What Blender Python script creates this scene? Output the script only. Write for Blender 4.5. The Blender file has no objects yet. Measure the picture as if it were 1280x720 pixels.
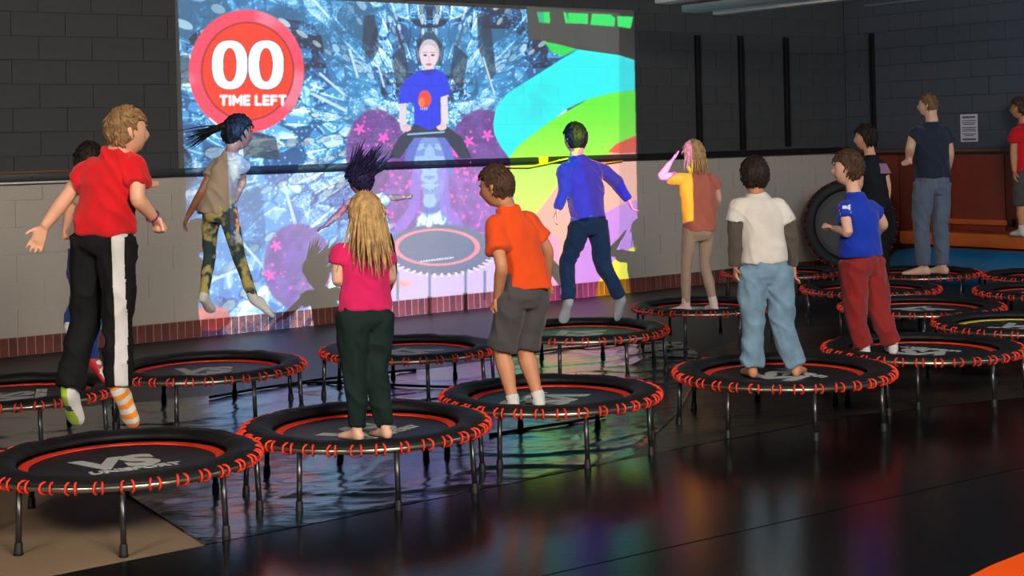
import bpy, bmesh, math, random
import numpy as np
from mathutils import Vector, Matrix, noise
from mathutils.bvhtree import BVHTree

random.seed(7)
rng = np.random.default_rng(11)
scene = bpy.context.scene
COL = scene.collection

# ------------------------------------------------------------------ camera
F, RHO, HY, CAMH = 1900.0, 0.024, 177.0, 1.70
CR, SR = math.cos(RHO), math.sin(RHO)
cam_data = bpy.data.cameras.new('camera')
cam = bpy.data.objects.new('camera', cam_data)
COL.objects.link(cam)
cam_data.sensor_width = 36.0
cam_data.lens = F / 1280.0 * 36.0
cam_data.shift_y = -(360.0 - HY) / 1280.0
cam_data.clip_end = 200
cam.matrix_world = Matrix(((CR, SR, 0, 0), (0, 0, -1, 0), (-SR, CR, 0, CAMH), (0, 0, 0, 1)))
scene.camera = cam


def P(px, py, z):
    """photo pixel and depth -> world point"""
    u, v = px - 640.0, py - HY
    a, b = u * CR - v * SR, u * SR + v * CR
    return Vector((a / F * z, z, CAMH - b / F * z))


def PF(px, py, h=0.0):
    """photo pixel -> point on the horizontal plane of height h"""
    u, v = px - 640.0, py - HY
    b = u * SR + v * CR
    return P(px, py, F * (CAMH - h) / b)


def srgb(r, g, b, k=1.0):
    def c(v):
        v /= 255.0
        return v / 12.92 if v <= 0.04045 else ((v + 0.055) / 1.055) ** 2.4
    return (c(r) * k, c(g) * k, c(b) * k)


# ------------------------------------------------------------------ world and exposure
world = bpy.data.worlds.new('world')
scene.world = world
world.use_nodes = True
world.node_tree.nodes['Background'].inputs['Color'].default_value = (0.55, 0.62, 0.75, 1)
world.node_tree.nodes['Background'].inputs['Strength'].default_value = 0.02
vs = scene.view_settings
vs.view_transform = 'Standard'
vs.look = 'None'
vs.exposure = 0.0
vs.gamma = 1.0
vs.use_curve_mapping = False
scene.display_settings.display_device = 'sRGB'
scene.cycles.sample_clamp_indirect = 4.0
scene.cycles.use_denoising = True

# wall frame: origin W0 on the floor, WD along the wall, WN out into the room
W0 = Vector((-3.76, 13.08, 0))
WD = Vector((0.803, 0.596, 0)).normalized()
WN = Vector((WD.y, -WD.x, 0))
UP = Vector((0, 0, 1))
S_CORNER = 9.88
CEIL = 5.6


def wall_pt(s, h, off=0.0):
    return W0 + WD * s + UP * h + WN * off


def px_wall(px, py, off=0.0):
    """photo pixel -> (s, h) on the screen wall"""
    d = P(px, py, 1.0) - Vector((0, 0, CAMH))
    o = Vector((0, 0, CAMH)) - (W0 + WN * off)
    t = -(o.dot(WN)) / d.dot(WN)
    q = o + d * t
    return q.dot(WD), q.z


def area(name, loc, target, sx, sy, power, col):
    L = bpy.data.lights.new(name, 'AREA')
    L.shape = 'RECTANGLE'
    L.size, L.size_y, L.energy, L.color = sx, sy, power, col
    o = bpy.data.objects.new(name, L)
    COL.objects.link(o)
    o.location = loc
    d = Vector(target) - Vector(loc)
    o.rotation_euler = d.to_track_quat('-Z', 'Y').to_euler()
    return o


# unseen area lamps added as key, fill and cool side light
area('added_key_fill', (-4.2, 1.0, 4.1), (-2.2, 10.0, 0.8), 1.6, 1.0, 240, (1.0, 0.90, 0.78))
area('added_key_fill', (2.4, 0.2, 4.1), (0.4, 10.5, 0.8), 2.6, 1.4, 760, (1.0, 0.90, 0.79))
area('added_cool_light', (7.5, 9.0, 4.2), (3.5, 16.0, 0.5), 2.4, 2.0, 150, (0.62, 0.80, 1.0))

# projector, hung from the ceiling above and behind the photographer
L_PROJ, H_PROJ, S_PROJ = 16.0, 4.60, -5.08
PROJ = W0 + WD * S_PROJ + WN * L_PROJ + UP * H_PROJ


# ------------------------------------------------------------------ helpers: materials
MATS = {}


def mat(name, col, rough=0.6, metal=0.0, spec=0.5, bump=None, var=None, sheen=0.0, coat=0.0, ior=None):
    """bump=(scale, strength, detail, (sx,sy,sz)); var=(scale, amount)"""
    if name in MATS:
        return MATS[name]
    m = bpy.data.materials.new(name)
    m.use_nodes = True
    nt = m.node_tree
    b = nt.nodes['Principled BSDF']
    b.inputs['Base Color'].default_value = (*col, 1)
    b.inputs['Roughness'].default_value = rough
    b.inputs['Metallic'].default_value = metal
    b.inputs['Specular IOR Level'].default_value = spec
    if sheen:
        b.inputs['Sheen Weight'].default_value = sheen
    if ior:
        b.inputs['IOR'].default_value = ior
    if coat:
        b.inputs['Coat Weight'].default_value = coat
    if bump or var:
        tc = nt.nodes.new('ShaderNodeTexCoord')
    if bump:
        mp = nt.nodes.new('ShaderNodeMapping')
        mp.inputs['Scale'].default_value = bump[3] if len(bump) > 3 else (1, 1, 1)
        nt.links.new(tc.outputs['Object'], mp.inputs[0])
        nz = nt.nodes.new('ShaderNodeTexNoise')
        nz.inputs['Scale'].default_value = bump[0]
        nz.inputs['Detail'].default_value = bump[2] if len(bump) > 2 else 4
        nt.links.new(mp.outputs[0], nz.inputs['Vector'])
        bp = nt.nodes.new('ShaderNodeBump')
        bp.inputs['Strength'].default_value = bump[1]
        bp.inputs['Distance'].default_value = 0.02
        nt.links.new(nz.outputs['Fac'], bp.inputs['Height'])
        nt.links.new(bp.outputs[0], b.inputs['Normal'])
    if var:
        nz = nt.nodes.new('ShaderNodeTexNoise')
        nz.inputs['Scale'].default_value = var[0]
        nz.inputs['Detail'].default_value = 5
        nt.links.new(tc.outputs['Object'], nz.inputs['Vector'])
        rp = nt.nodes.new('ShaderNodeValToRGB')
        rp.color_ramp.elements[0].position = 0.3
        rp.color_ramp.elements[1].position = 0.7
        lo, hi = 1 - var[1], 1 + var[1]
        rp.color_ramp.elements[0].color = (col[0] * lo, col[1] * lo, col[2] * lo, 1)
        rp.color_ramp.elements[1].color = (col[0] * hi, col[1] * hi, col[2] * hi, 1)
        nt.links.new(nz.outputs['Fac'], rp.inputs[0])
        nt.links.new(rp.outputs[0], b.inputs['Base Color'])
    MATS[name] = m
    return m


# ------------------------------------------------------------------ helpers: meshes and objects
class MB:
    def __init__(self):
        self.v, self.f, self.mi = [], [], []

    def add(self, vs_, fs_, mi=0):
        o = len(self.v)
        self.v += [Vector(p) for p in vs_]
        self.f += [tuple(i + o for i in f) for f in fs_]
        self.mi += [mi] * len(fs_)

    def loft(self, rings, caps=True, closed=False, mi=0):
        n = len(rings[0])
        vs_ = [p for r in rings for p in r]
        fs_ = []
        m = len(rings)
        for i in range(m if closed else m - 1):
            a, b = i * n, ((i + 1) % m) * n
            for j in range(n):
                k = (j + 1) % n
                fs_.append((a + j, a + k, b + k, b + j))
        if caps and not closed:
            fs_.append(tuple(reversed(range(n))))
            fs_.append(tuple(range((m - 1) * n, m * n)))
        self.add(vs_, fs_, mi)

    def tube(self, pts, radii, seg=10, mi=0, flat=1.0, side=None, caps=True, closed=False):
        pts = [Vector(p) for p in pts]
        if not hasattr(radii, '__len__'):
            radii = [radii] * len(pts)
        rings, prev = [], None
        n = len(pts)
        for i, p in enumerate(pts):
            if closed:
                t = pts[(i + 1) % n] - pts[i - 1]
            else:
                t = pts[min(i + 1, n - 1)] - pts[max(i - 1, 0)]
            t = t.normalized() if t.length > 1e-9 else Vector((0, 0, 1))
            ref = side if side is not None else prev
            if ref is None:
                ref = Vector((1, 0, 0)) if abs(t.x) < 0.8 else Vector((0, 1, 0))
            u = (ref - t * ref.dot(t))
            if u.length < 1e-6:
                u = t.orthogonal()
            u.normalize()
            w = t.cross(u)
            prev = u
            rings.append([p + u * (radii[i] * math.cos(2 * math.pi * j / seg)) +
                          w * (radii[i] * flat * math.sin(2 * math.pi * j / seg)) for j in range(seg)])
        self.loft(rings, caps, closed, mi)

    def box(self, c, sx, sy, sz, ax=None, mi=0, bev=0.0):
        """c centre; half sizes; ax = 3 axes"""
        c = Vector(c)
        ax = ax or (Vector((1, 0, 0)), Vector((0, 1, 0)), Vector((0, 0, 1)))
        if bev <= 0:
            vs_ = [c + ax[0] * (sx * i) + ax[1] * (sy * j) + ax[2] * (sz * k)
                   for k in (-1, 1) for j in (-1, 1) for i in (-1, 1)]
            self.add(vs_, [(0, 2, 3, 1), (4, 5, 7, 6), (0, 1, 5, 4), (2, 6, 7, 3), (0, 4, 6, 2), (1, 3, 7, 5)], mi)
            return
        b = min(bev, sx, sy, sz) * 0.98
        bm = bmesh.new()
        bmesh.ops.create_cube(bm, size=2.0)
        for v in bm.verts:
            v.co = Vector((v.co.x * sx, v.co.y * sy, v.co.z * sz))
        bmesh.ops.bevel(bm, geom=list(bm.edges), offset=b, segments=2, affect='EDGES', profile=0.6)
        bm.verts.index_update()
        self.add([c + ax[0] * v.co.x + ax[1] * v.co.y + ax[2] * v.co.z for v in bm.verts],
                 [tuple(v.index for v in f.verts) for f in bm.faces], mi)
        bm.free()

    def mesh(self, name, mats, smooth=True, base=None):
        me = bpy.data.meshes.new(name)
        vs_ = self.v if base is None else [p - base for p in self.v]
        me.from_pydata([tuple(p) for p in vs_], [], self.f)
        for m in (mats if isinstance(mats, (list, tuple)) else [mats]):
            me.materials.append(m)
        me.polygons.foreach_set('material_index', self.mi)
        if smooth:
            me.polygons.foreach_set('use_smooth', [True] * len(self.f))
        me.update()
        return me


def link(name, me, parent=None, loc=None, label=None, cat=None, group=None, kind=None):
    o = bpy.data.objects.new(name, me)
    COL.objects.link(o)
    if parent is not None:
        o.parent = parent
    if loc is not None:
        o.location = loc
    for k, v in (('label', label), ('category', cat), ('group', group), ('kind', kind)):
        if v:
            o[k] = v
    return o


def thing(name, loc, label, cat, group=None, rz=0.0, kind=None):
    o = link(name, None, None, loc, label, cat, group, kind)
    o.empty_display_size = 0.1
    o.rotation_euler = (0, 0, rz)
    return o


def sharp(me, ang=0.6):
    me.set_sharp_from_angle(angle=ang)
    return me


def remeshed(mb, voxel, smooth_it=3):
    """closed tubes and lofts -> one continuous surface"""
    me = bpy.data.meshes.new('tmp')
    me.from_pydata([tuple(p) for p in mb.v], [], mb.f)
    o = bpy.data.objects.new('tmp', me)
    COL.objects.link(o)
    r = o.modifiers.new('r', 'REMESH')
    r.mode = 'VOXEL'
    r.voxel_size = voxel
    r.use_smooth_shade = True
    s = o.modifiers.new('s', 'SMOOTH')
    s.factor, s.iterations = 0.5, smooth_it
    dg = bpy.context.evaluated_depsgraph_get()
    dg.update()
    out = bpy.data.meshes.new_from_object(o.evaluated_get(dg))
    bpy.data.objects.remove(o)
    bpy.data.meshes.remove(me)
    return out


def text_mesh(body, name, material, size, extrude=0.001, bold=0.0, align='CENTER'):
    cu = bpy.data.curves.new('txt', 'FONT')
    cu.body, cu.size, cu.extrude, cu.offset = body, size, extrude, bold
    cu.align_x = align
    cu.align_y = 'CENTER'
    cu.resolution_u = 3
    o = bpy.data.objects.new('txt', cu)
    COL.objects.link(o)
    dg = bpy.context.evaluated_depsgraph_get()
    dg.update()
    me = bpy.data.meshes.new_from_object(o.evaluated_get(dg))
    bpy.data.objects.remove(o)
    me.name = name
    me.materials.clear()
    me.materials.append(material)
    return me

# ------------------------------------------------------------------ the picture the projector throws
ALB_UP, ALB_SCREEN_UP, ALB_LOW = srgb(62, 63, 64), (0.150, 0.146, 0.140), (0.455, 0.408, 0.350)
RAIL_H = 1.47


def lin(c):
    return np.array(srgb(*c), np.float32)


def projected_picture():
    ss = 2.0
    x0, x1, y0, y1 = 205, 812, -70, 440
    W, H = int((x1 - x0) * ss), int((y1 - y0) * ss)
    X, Y = np.meshgrid(x0 + (np.arange(W) + .5) / ss, y0 + (np.arange(H) + .5) / ss)
    X, Y = X.astype(np.float32), Y.astype(np.float32)

    def hash2(i, j, k):
        n = np.sin(i * 127.1 + j * 311.7 + k * 74.7) * 43758.5453
        return n - np.floor(n)

    def vnoise(x, y, k=0):
        i, j = np.floor(x), np.floor(y)
        a, b = x - i, y - j
        a, b = a * a * (3 - 2 * a), b * b * (3 - 2 * b)
        return ((hash2(i, j, k) * (1 - a) + hash2(i + 1, j, k) * a) * (1 - b) +
                (hash2(i, j + 1, k) * (1 - a) + hash2(i + 1, j + 1, k) * a) * b)

    def voro(x, y, k=0):
        i, j = np.floor(x), np.floor(y)
        f1 = np.full(x.shape, 9.0, np.float32)
        f2 = f1.copy()
        cid = f1 * 0
        for di in (-1, 0, 1):
            for dj in (-1, 0, 1):
                ci, cj = i + di, j + dj
                d = np.hypot(ci + hash2(ci, cj, k) - x, cj + hash2(ci, cj, k + 9) - y)
                near = d < f1
                f2 = np.where(near, f1, np.minimum(f2, d))
                cid = np.where(near, hash2(ci, cj, k + 21), cid)
                f1 = np.where(near, d, f1)
        return f1, f2, cid

    def ramp(v, stops):
        out = np.zeros(v.shape + (3,), np.float32)
        xs = [s[0] for s in stops]
        cs = np.array([lin(s[1]) for s in stops])
        for c in range(3):
            out[..., c] = np.interp(v, xs, cs[:, c])
        return out

    def sm(e0, e1, x):
        t = np.clip((x - e0) / (e1 - e0), 0, 1)
        return t * t * (3 - 2 * t)

    def poly(pts, feather=0.0):
        inside = np.zeros(X.shape, bool)
        n = len(pts)
        for q in range(n):
            ax, ay = pts[q]
            bx, by = pts[(q + 1) % n]
            if ay == by:
                continue
            c = ((ay > Y) != (by > Y)) & (X < (bx - ax) * (Y - ay) / (by - ay) + ax)
            inside ^= c
        return inside.astype(np.float32)

    def ell(cx, cy, rx, ry, soft=0.03):
        return 1 - sm(1 - soft, 1 + soft, np.hypot((X - cx) / rx, (Y - cy) / ry))

    def line(pts, w):
        d = np.full(X.shape, 1e3, np.float32)
        for (ax, ay), (bx, by) in zip(pts[:-1], pts[1:]):
            vx, vy = bx - ax, by - ay
            t = np.clip(((X - ax) * vx + (Y - ay) * vy) / (vx * vx + vy * vy + 1e-6), 0, 1)
            d = np.minimum(d, np.hypot(X - ax - t * vx, Y - ay - t * vy))
        return 1 - sm(w * .5 - .5, w * .5 + .5, d)

    # crystals, mirrored about the middle of the picture
    cx, cy = 537.0, 158.0
    mx, my = np.abs(X - cx), Y - cy
    r = np.hypot(mx, my) + 1
    th = np.arctan2(my, mx)
    wob = vnoise(mx * .03, my * .03, 3) * .5
    a1, b1, c1 = voro(th * 7.5 + wob, np.log(r) * 4.2 + wob, 1)
    a2, b2, c2 = voro(mx * .055 + wob * 2, my * .055, 2)
    a3, b3, c3 = voro(mx * .16, my * .16 + wob * 3, 5)
    edge1, edge2, edge3 = b1 - a1, b2 - a2, b3 - a3
    v = .18 + .42 * c1 * sm(.02, .35, edge1) + .25 * (c2 > .55) * sm(0, .3, edge2)
    v += .38 * (1 - sm(.0, .09, np.abs(edge1 - .22))) * c2
    v += .42 * (1 - sm(0, .13, edge3)) * (c1 > .45) * (vnoise(mx * .05, my * .05, 8) > .35)
    v += .35 * ((a3 < .22) & (c3 > .55))
    streak = np.abs(((th * 9 + c1 * 2) % 1) - .5)
    v += .40 * (streak < .07) * (c1 > .5) * (r > 60)
    v -= .30 * (vnoise(mx * .022 + 4, my * .022, 12) > .60)
    v -= .20 * (Y < 60) * vnoise(mx * .06, my * .05, 15)
    v += .12 * sm(150, 330, Y)
    halo = np.exp(-((r - 75) / 40) ** 2) * (my > -60)
    v += .22 * halo * (c3 > .3)
    v = np.clip(v, 0, 1.05)
    top = ramp(v, [(0, (6, 30, 62)), (.25, (20, 84, 142)), (.5, (56, 146, 206)), (.75, (136, 212, 244)), (1, (228, 248, 255))])
    low = ramp(v, [(0, (34, 62, 130)), (.25, (52, 106, 190)), (.5, (90, 158, 228)), (.75, (154, 208, 248)), (1, (226, 244, 255))])
    k = sm(190, 260, Y)[..., None]
    img = top * (1 - k) + low * k
    tint = (vnoise(X * .012, Y * .012, 31) > .55)[..., None] * k

    img = img * 1.18

    def over(m, col):
        nonlocal img
        c = lin(col) if isinstance(col, tuple) else col
        img = img * (1 - m[..., None]) + c * m[..., None]

    # strings of crystal beads along the rays
    for kk, (na, nr_) in enumerate(((11.0, 7.0), (17.0, 9.5))):
        ua, ub = th * na + wob * .6, np.log(r) * nr_ + wob
        ia, ib = np.floor(ua), np.floor(ub)
        ok = (hash2(ia, np.floor(ib / 4), 60 + kk) > .80) & (r > 42)
        dd = np.hypot((ua - ia - .5) * 1.2, (ub - ib - .5))
        lum = hash2(ia, ib, 70 + kk)
        over((ok & (dd < .44)) * .5, (10, 40, 74))
        over((ok & (dd < .33)) * (.2 + .6 * lum), (200, 234, 250))
    over((vnoise(X * .016 + 7, Y * .016, 81) > .62) * .35, (52, 150, 205))

    # big dark shards
    for pts in ([(455, 20), (468, 18), (474, 60), (465, 78), (452, 60)], [(596, 16), (612, 18), (620, 90), (612, 104), (598, 60)],
                [(518, 60), (537, 32), (556, 60), (552, 82), (522, 82)], [(490, 70), (505, 55), (512, 96), (496, 112)],
                [(585, 70), (568, 55), (562, 96), (578, 112)], [(300, 160), (345, 172), (350, 200), (305, 196)],
                [(220, 70), (236, 68), (240, 104), (222, 106)]):
        over(poly(pts) * .8, (12, 34, 60))
    for pts, w in (([(470, 72), (480, 108)], 2.5), ([(604, 72), (618, 118)], 2), ([(400, 92), (430, 118)], 3), ([(392, 118), (432, 138)], 4),
                   ([(437, 62), (447, 96)], 3), ([(300, 300), (345, 352)], 3), ([(355, 230), (372, 290)], 4), ([(260, 352), (312, 332)], 4)):
        over(line(pts, w) * .8, (200, 232, 250))

    # purple planets with pink stars
    def planet(px, py, rx, ry, base, spots, star, seed, clip=None):
        m = ell(px, py, rx, ry, .05)
        if clip is not None:
            m = m * clip
        tex = vnoise(X * .12, Y * .12, seed)[..., None]
        over(m * .92, lin(base) * (.65 + .7 * tex))
        rr = np.random.default_rng(seed)
        for _ in range(spots):
            a, q = rr.uniform(0, 6.28), rr.uniform(0, .95) ** .5
            sx, sy = px + rx * q * math.cos(a), py + ry * q * math.sin(a)
            R = rr.choice([1.2, 1.8, 2.6, star], p=[.4, .3, .15, .15])
            w = (X > sx - 12) & (X < sx + 12) & (Y > sy - 12) & (Y < sy + 12)
            dd = np.hypot(X - sx, Y - sy)
            aa = np.arctan2(Y - sy, X - sx)
            over(((dd < R * (.75 + .35 * np.cos(5 * aa + a))) & w) * m * .95, (238, 88, 205))

    planet(470, 190, 38, 54, (104, 44, 140), 34, 7, 3)
    planet(604, 190, 42, 54, (104, 44, 140), 34, 7, 4)
    over(ell(537, 214, 32, 54), (92, 112, 200))
    over(ell(537, 214, 20, 46) * (.4 + .6 * (c3 > .5)), (150, 190, 235))
    planet(505, 248, 24, 42, (128, 70, 176), 46, 3, 5)
    planet(592, 250, 36, 50, (128, 70, 176), 70, 3, 6)
    for off in (-1, 1):
        over(line([(537 + off * 16, 214), (537 + off * 20, 262), (537 + off * 44, 296), (537 + off * 74, 304)], 13) * .75, (140, 112, 225))
    planet(372, 333, 43, 54, (112, 76, 172), 34, 7, 8)
    planet(262, 398, 26, 16, (206, 110, 110), 0, 2, 9)
    planet(700, 330, 1, 1, (128, 70, 176), 0, 3, 10)

    # child jumping in the picture
    over(poly([(518, 155), (555, 155), (578, 172), (590, 198), (575, 198), (556, 172), (518, 172), (500, 198), (485, 198), (498, 172)]), (30, 44, 74))
    over(line([(510, 168), (555, 165)], 2), (140, 190, 215))
    over(line([(504, 128), (503, 150), (505, 160)], 8.5), (216, 205, 220))
    over(line([(555, 120), (556, 148), (553, 158)], 8.5), (222, 208, 220))
    over(ell(508, 160, 6, 4.5) + 0, (222, 190, 200))
    over(ell(552, 158, 6.5, 5), (225, 196, 205))
    over(line([(536, 80), (536, 92)], 12), (205, 188, 205))
    over(poly([(525, 88), (545, 86), (557, 93), (564, 117), (550, 122), (551, 155), (538, 163), (518, 155), (517, 128), (498, 130), (500, 112), (508, 98)]), (8, 48, 225))
    over(poly([(525, 88), (545, 86), (540, 93), (531, 94)]) * .8, (18, 36, 140))
    over(line([(549, 122), (551, 152)], 2.0) * .5, (14, 26, 120))
    over(ell(531, 124, 8, 11), (226, 66, 44))
    over(ell(527, 128, 4, 6), (236, 120, 60))
    over(line([(527, 136), (534, 136)], 3) * (np.sin(X * 2.5) > 0), (225, 215, 230))
    over(ell(536.5, 66, 12.5, 17), (196, 186, 200))
    over(ell(536, 71, 10.5, 15.5), (226, 206, 216))
    for ex in (531.5, 541):
        over(ell(ex, 69, 2.4, 1.4, .3), (70, 60, 90))
        over(line([(ex - 3, 65.5), (ex + 3, 65.3)], 1.3) * .6, (120, 96, 110))
    over(line([(536.5, 70), (536, 76)], 1.6) * .5, (196, 150, 165))
    over(ell(536, 80.5, 3.6, 1.6, .3), (206, 100, 120))

    # trampoline inside the picture
    low_m = sm(322, 326, Y) * sm(478, 482, X) * (1 - sm(690, 700, X))
    over(low_m, (206, 186, 232))
    over(ell(500, 355, 14, 5, .6) * .8, (240, 160, 150))
    tx, ty = 550, 312
    over(ell(tx, ty, 68, 32), (96, 112, 150))
    d = np.hypot((X - tx) / 68, (Y - ty) / 32)
    an = np.arctan2((Y - ty) / 32, (X - tx) / 68)
    over(((np.abs(d - 1.0) < .07) & (np.sin(an * 46) > .35) & (Y > ty)).astype(np.float32), (232, 222, 245))
    over(1 - sm(.9, 1.1, np.abs(np.hypot((X - tx + 4) / 51, (Y - ty + 3) / 22) - 1) / .06), (240, 140, 165))
    for lx in (497, 537, 582, 606):
        over(line([(lx, 340), (lx, 374)], 3.4) * (Y > 336), (110, 126, 170))
    for lx in (537, 582):
        over(line([(lx, 366), (lx, 404)], 5) * (Y > 447 - .1 * lx - 23), (8, 8, 12))
    over(line([(526, 327), (566, 322)], 2.0) * (np.sin(X * 1.9) > -.4), (232, 238, 250))
    for sx, sy, sr in ((528, 274, 6), (545, 272, 7), (536, 281, 4), (552, 278, 4)):
        over(ell(sx, sy, sr, sr * .7, .5), (214, 236, 250))

    # bright swirl on the right
    yg = sm(120, 290, Y)[..., None]
    lime = lin((96, 232, 44)) * (1 - yg) + lin((214, 250, 84)) * yg
    over(poly([(636, 197), (650, 180), (690, 150), (735, 124), (765, 116), (812, 108), (812, 190), (740, 202), (700, 228), (668, 270), (650, 312), (644, 262)]), lime)
    cyan = poly([(616.5, 155), (620, 135), (634, 117), (656, 103), (680, 88), (700, 75), (716, 66), (724, 60), (812, 60), (812, 111), (765, 116), (735, 124),
                 (710, 135), (690, 150), (670, 165), (650, 180), (636, 197), (625, 182), (618, 168)])
    over(cyan, (8, 232, 232))
    over(cyan * ell(668, 125, 26, 24, .5) * .35 * (vnoise(X * .1, Y * .1, 40) > .4), (30, 180, 196))
    over(poly([(680, 52), (724, 60), (704, 70), (690, 66)]), (24, 214, 84))
    over(poly([(812, 176), (793, 180), (775, 187), (740, 202), (700, 228), (668, 270), (655, 310), (680, 440), (812, 440)]), (250, 168, 150))
    over(poly([(812, 168), (793, 170), (770, 180), (760, 190), (775, 192), (812, 190)]), (238, 84, 60))
    over(poly([(812, 246), (796, 250), (775, 256), (757, 266), (740, 285), (720, 312), (700, 345), (680, 385), (676, 440), (812, 440)]), (200, 124, 224))
    over(poly([(812, 298), (797, 305), (773, 320), (755, 339), (747, 356), (741, 385), (740, 440), (812, 440)]), (252, 236, 30))
    pk = poly([(655, 300), (668, 270), (700, 300), (690, 440), (640, 440), (646, 330)])
    over(pk * .5, (236, 130, 220))

    # countdown disc
    over(ell(308, 89, 72, 77, .015), (236, 60, 92))
    over(ell(308, 89, 72, 77, .015) * sm(.55, 1., vnoise(X * .03, Y * .04, 50)) * .5, (248, 150, 176))
    for pts in ([(331, 34), (352, 58)], [(224 + 32, 78), (254, 92)], [(262, 148), (276, 160)], [(364, 85), (363, 104)], [(345, 132), (356, 124)]):
        over(line(pts, 2), (255, 235, 240))
    over(ell(309.5, 89, 58.5, 62, .02), (150, 24, 40))
    over(ell(309.5, 89, 56, 59.5, .012), (255, 44, 8))

    def zero(cx_, cy_, rx, ry, ix, iy):
        o = np.abs((X - cx_) / rx) ** 2.4 + np.abs((Y - cy_) / ry) ** 2.4 < 1
        i = np.abs((X - cx_) / ix) ** 2.2 + np.abs((Y - cy_) / iy) ** 2.2 < 1
        return (o & ~i).astype(np.float32)
    for q in (287.2, 332.5):
        over(zero(q, 81, 23.4, 31.6, 7.2, 20) * .9, (120, 20, 24))
        over(zero(q, 81, 22.2, 30.5, 8.4, 21), (232, 246, 255))
    glyph = {'T': ([(0, 0), (1, 0)], [(.5, 0), (.5, 1)]), 'I': ([(.5, 0), (.5, 1)],), 'M': ([(0, 1), (0, 0), (.5, .7), (1, 0), (1, 1)],),
             'E': ([(1, 0), (0, 0), (0, 1), (1, 1)], [(0, .5), (.9, .5)]), 'L': ([(0, 0), (0, 1), (1, 1)],), 'F': ([(1, 0), (0, 0), (0, 1)], [(0, .5), (.9, .5)])}
    gx = 276.0
    for ch in 'TIME LEFT':
        if ch == ' ':
            gx += 4.6
            continue
        w = {'I': 0.4, 'M': 9.5, 'T': 7.2}.get(ch, 5.6)
        for st in glyph[ch]:
            over(line([(gx + q * w, 120.2 + e * 10.4) for q, e in st], 3.5), (246, 246, 250))
        gx += w + 4.2

    # edges of the two overlapping pictures and the ceiling beam's shadow, painted into the image
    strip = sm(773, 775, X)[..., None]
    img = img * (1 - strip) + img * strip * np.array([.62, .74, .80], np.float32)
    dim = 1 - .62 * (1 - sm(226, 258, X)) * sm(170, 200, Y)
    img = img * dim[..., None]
    topedge = -10 + (X - 216) * (22 / 440.)
    keep = poly([(214, -200), (658, -200), (658, 12), (661, 25), (661, 49), (680, 51), (724, 62), (774, 69), (793, 75), (800, 440), (240, 440)])
    keep *= (Y > topedge)
    keep *= (Y < 451 - .098 * X)
    slots = np.maximum.reduce([poly([(671, 15), (687, 15), (687.5, 29), (674, 28)]), poly([(704, 15), (708, 16), (711, 29), (707, 29)]),
                               poly([(710, 16), (735, 17), (735, 30), (711, 29)]), poly([(740, 17), (763, 18), (769, 23), (768, 33), (738, 31)]),
                               poly([(771.5, 20), (791.5, 21), (788, 35.5), (772, 33)])])
    img = img * keep[..., None]
    over(slots, (22, 218, 92))
    img[(X < 690) & (slots > 0) & (X < 680)] *= np.array([.5, .6, 1.6], np.float32)
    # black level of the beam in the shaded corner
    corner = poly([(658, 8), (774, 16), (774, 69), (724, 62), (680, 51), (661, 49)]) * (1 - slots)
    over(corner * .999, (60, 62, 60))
    return img, (x0, x1, y0, y1, ss)


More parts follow.
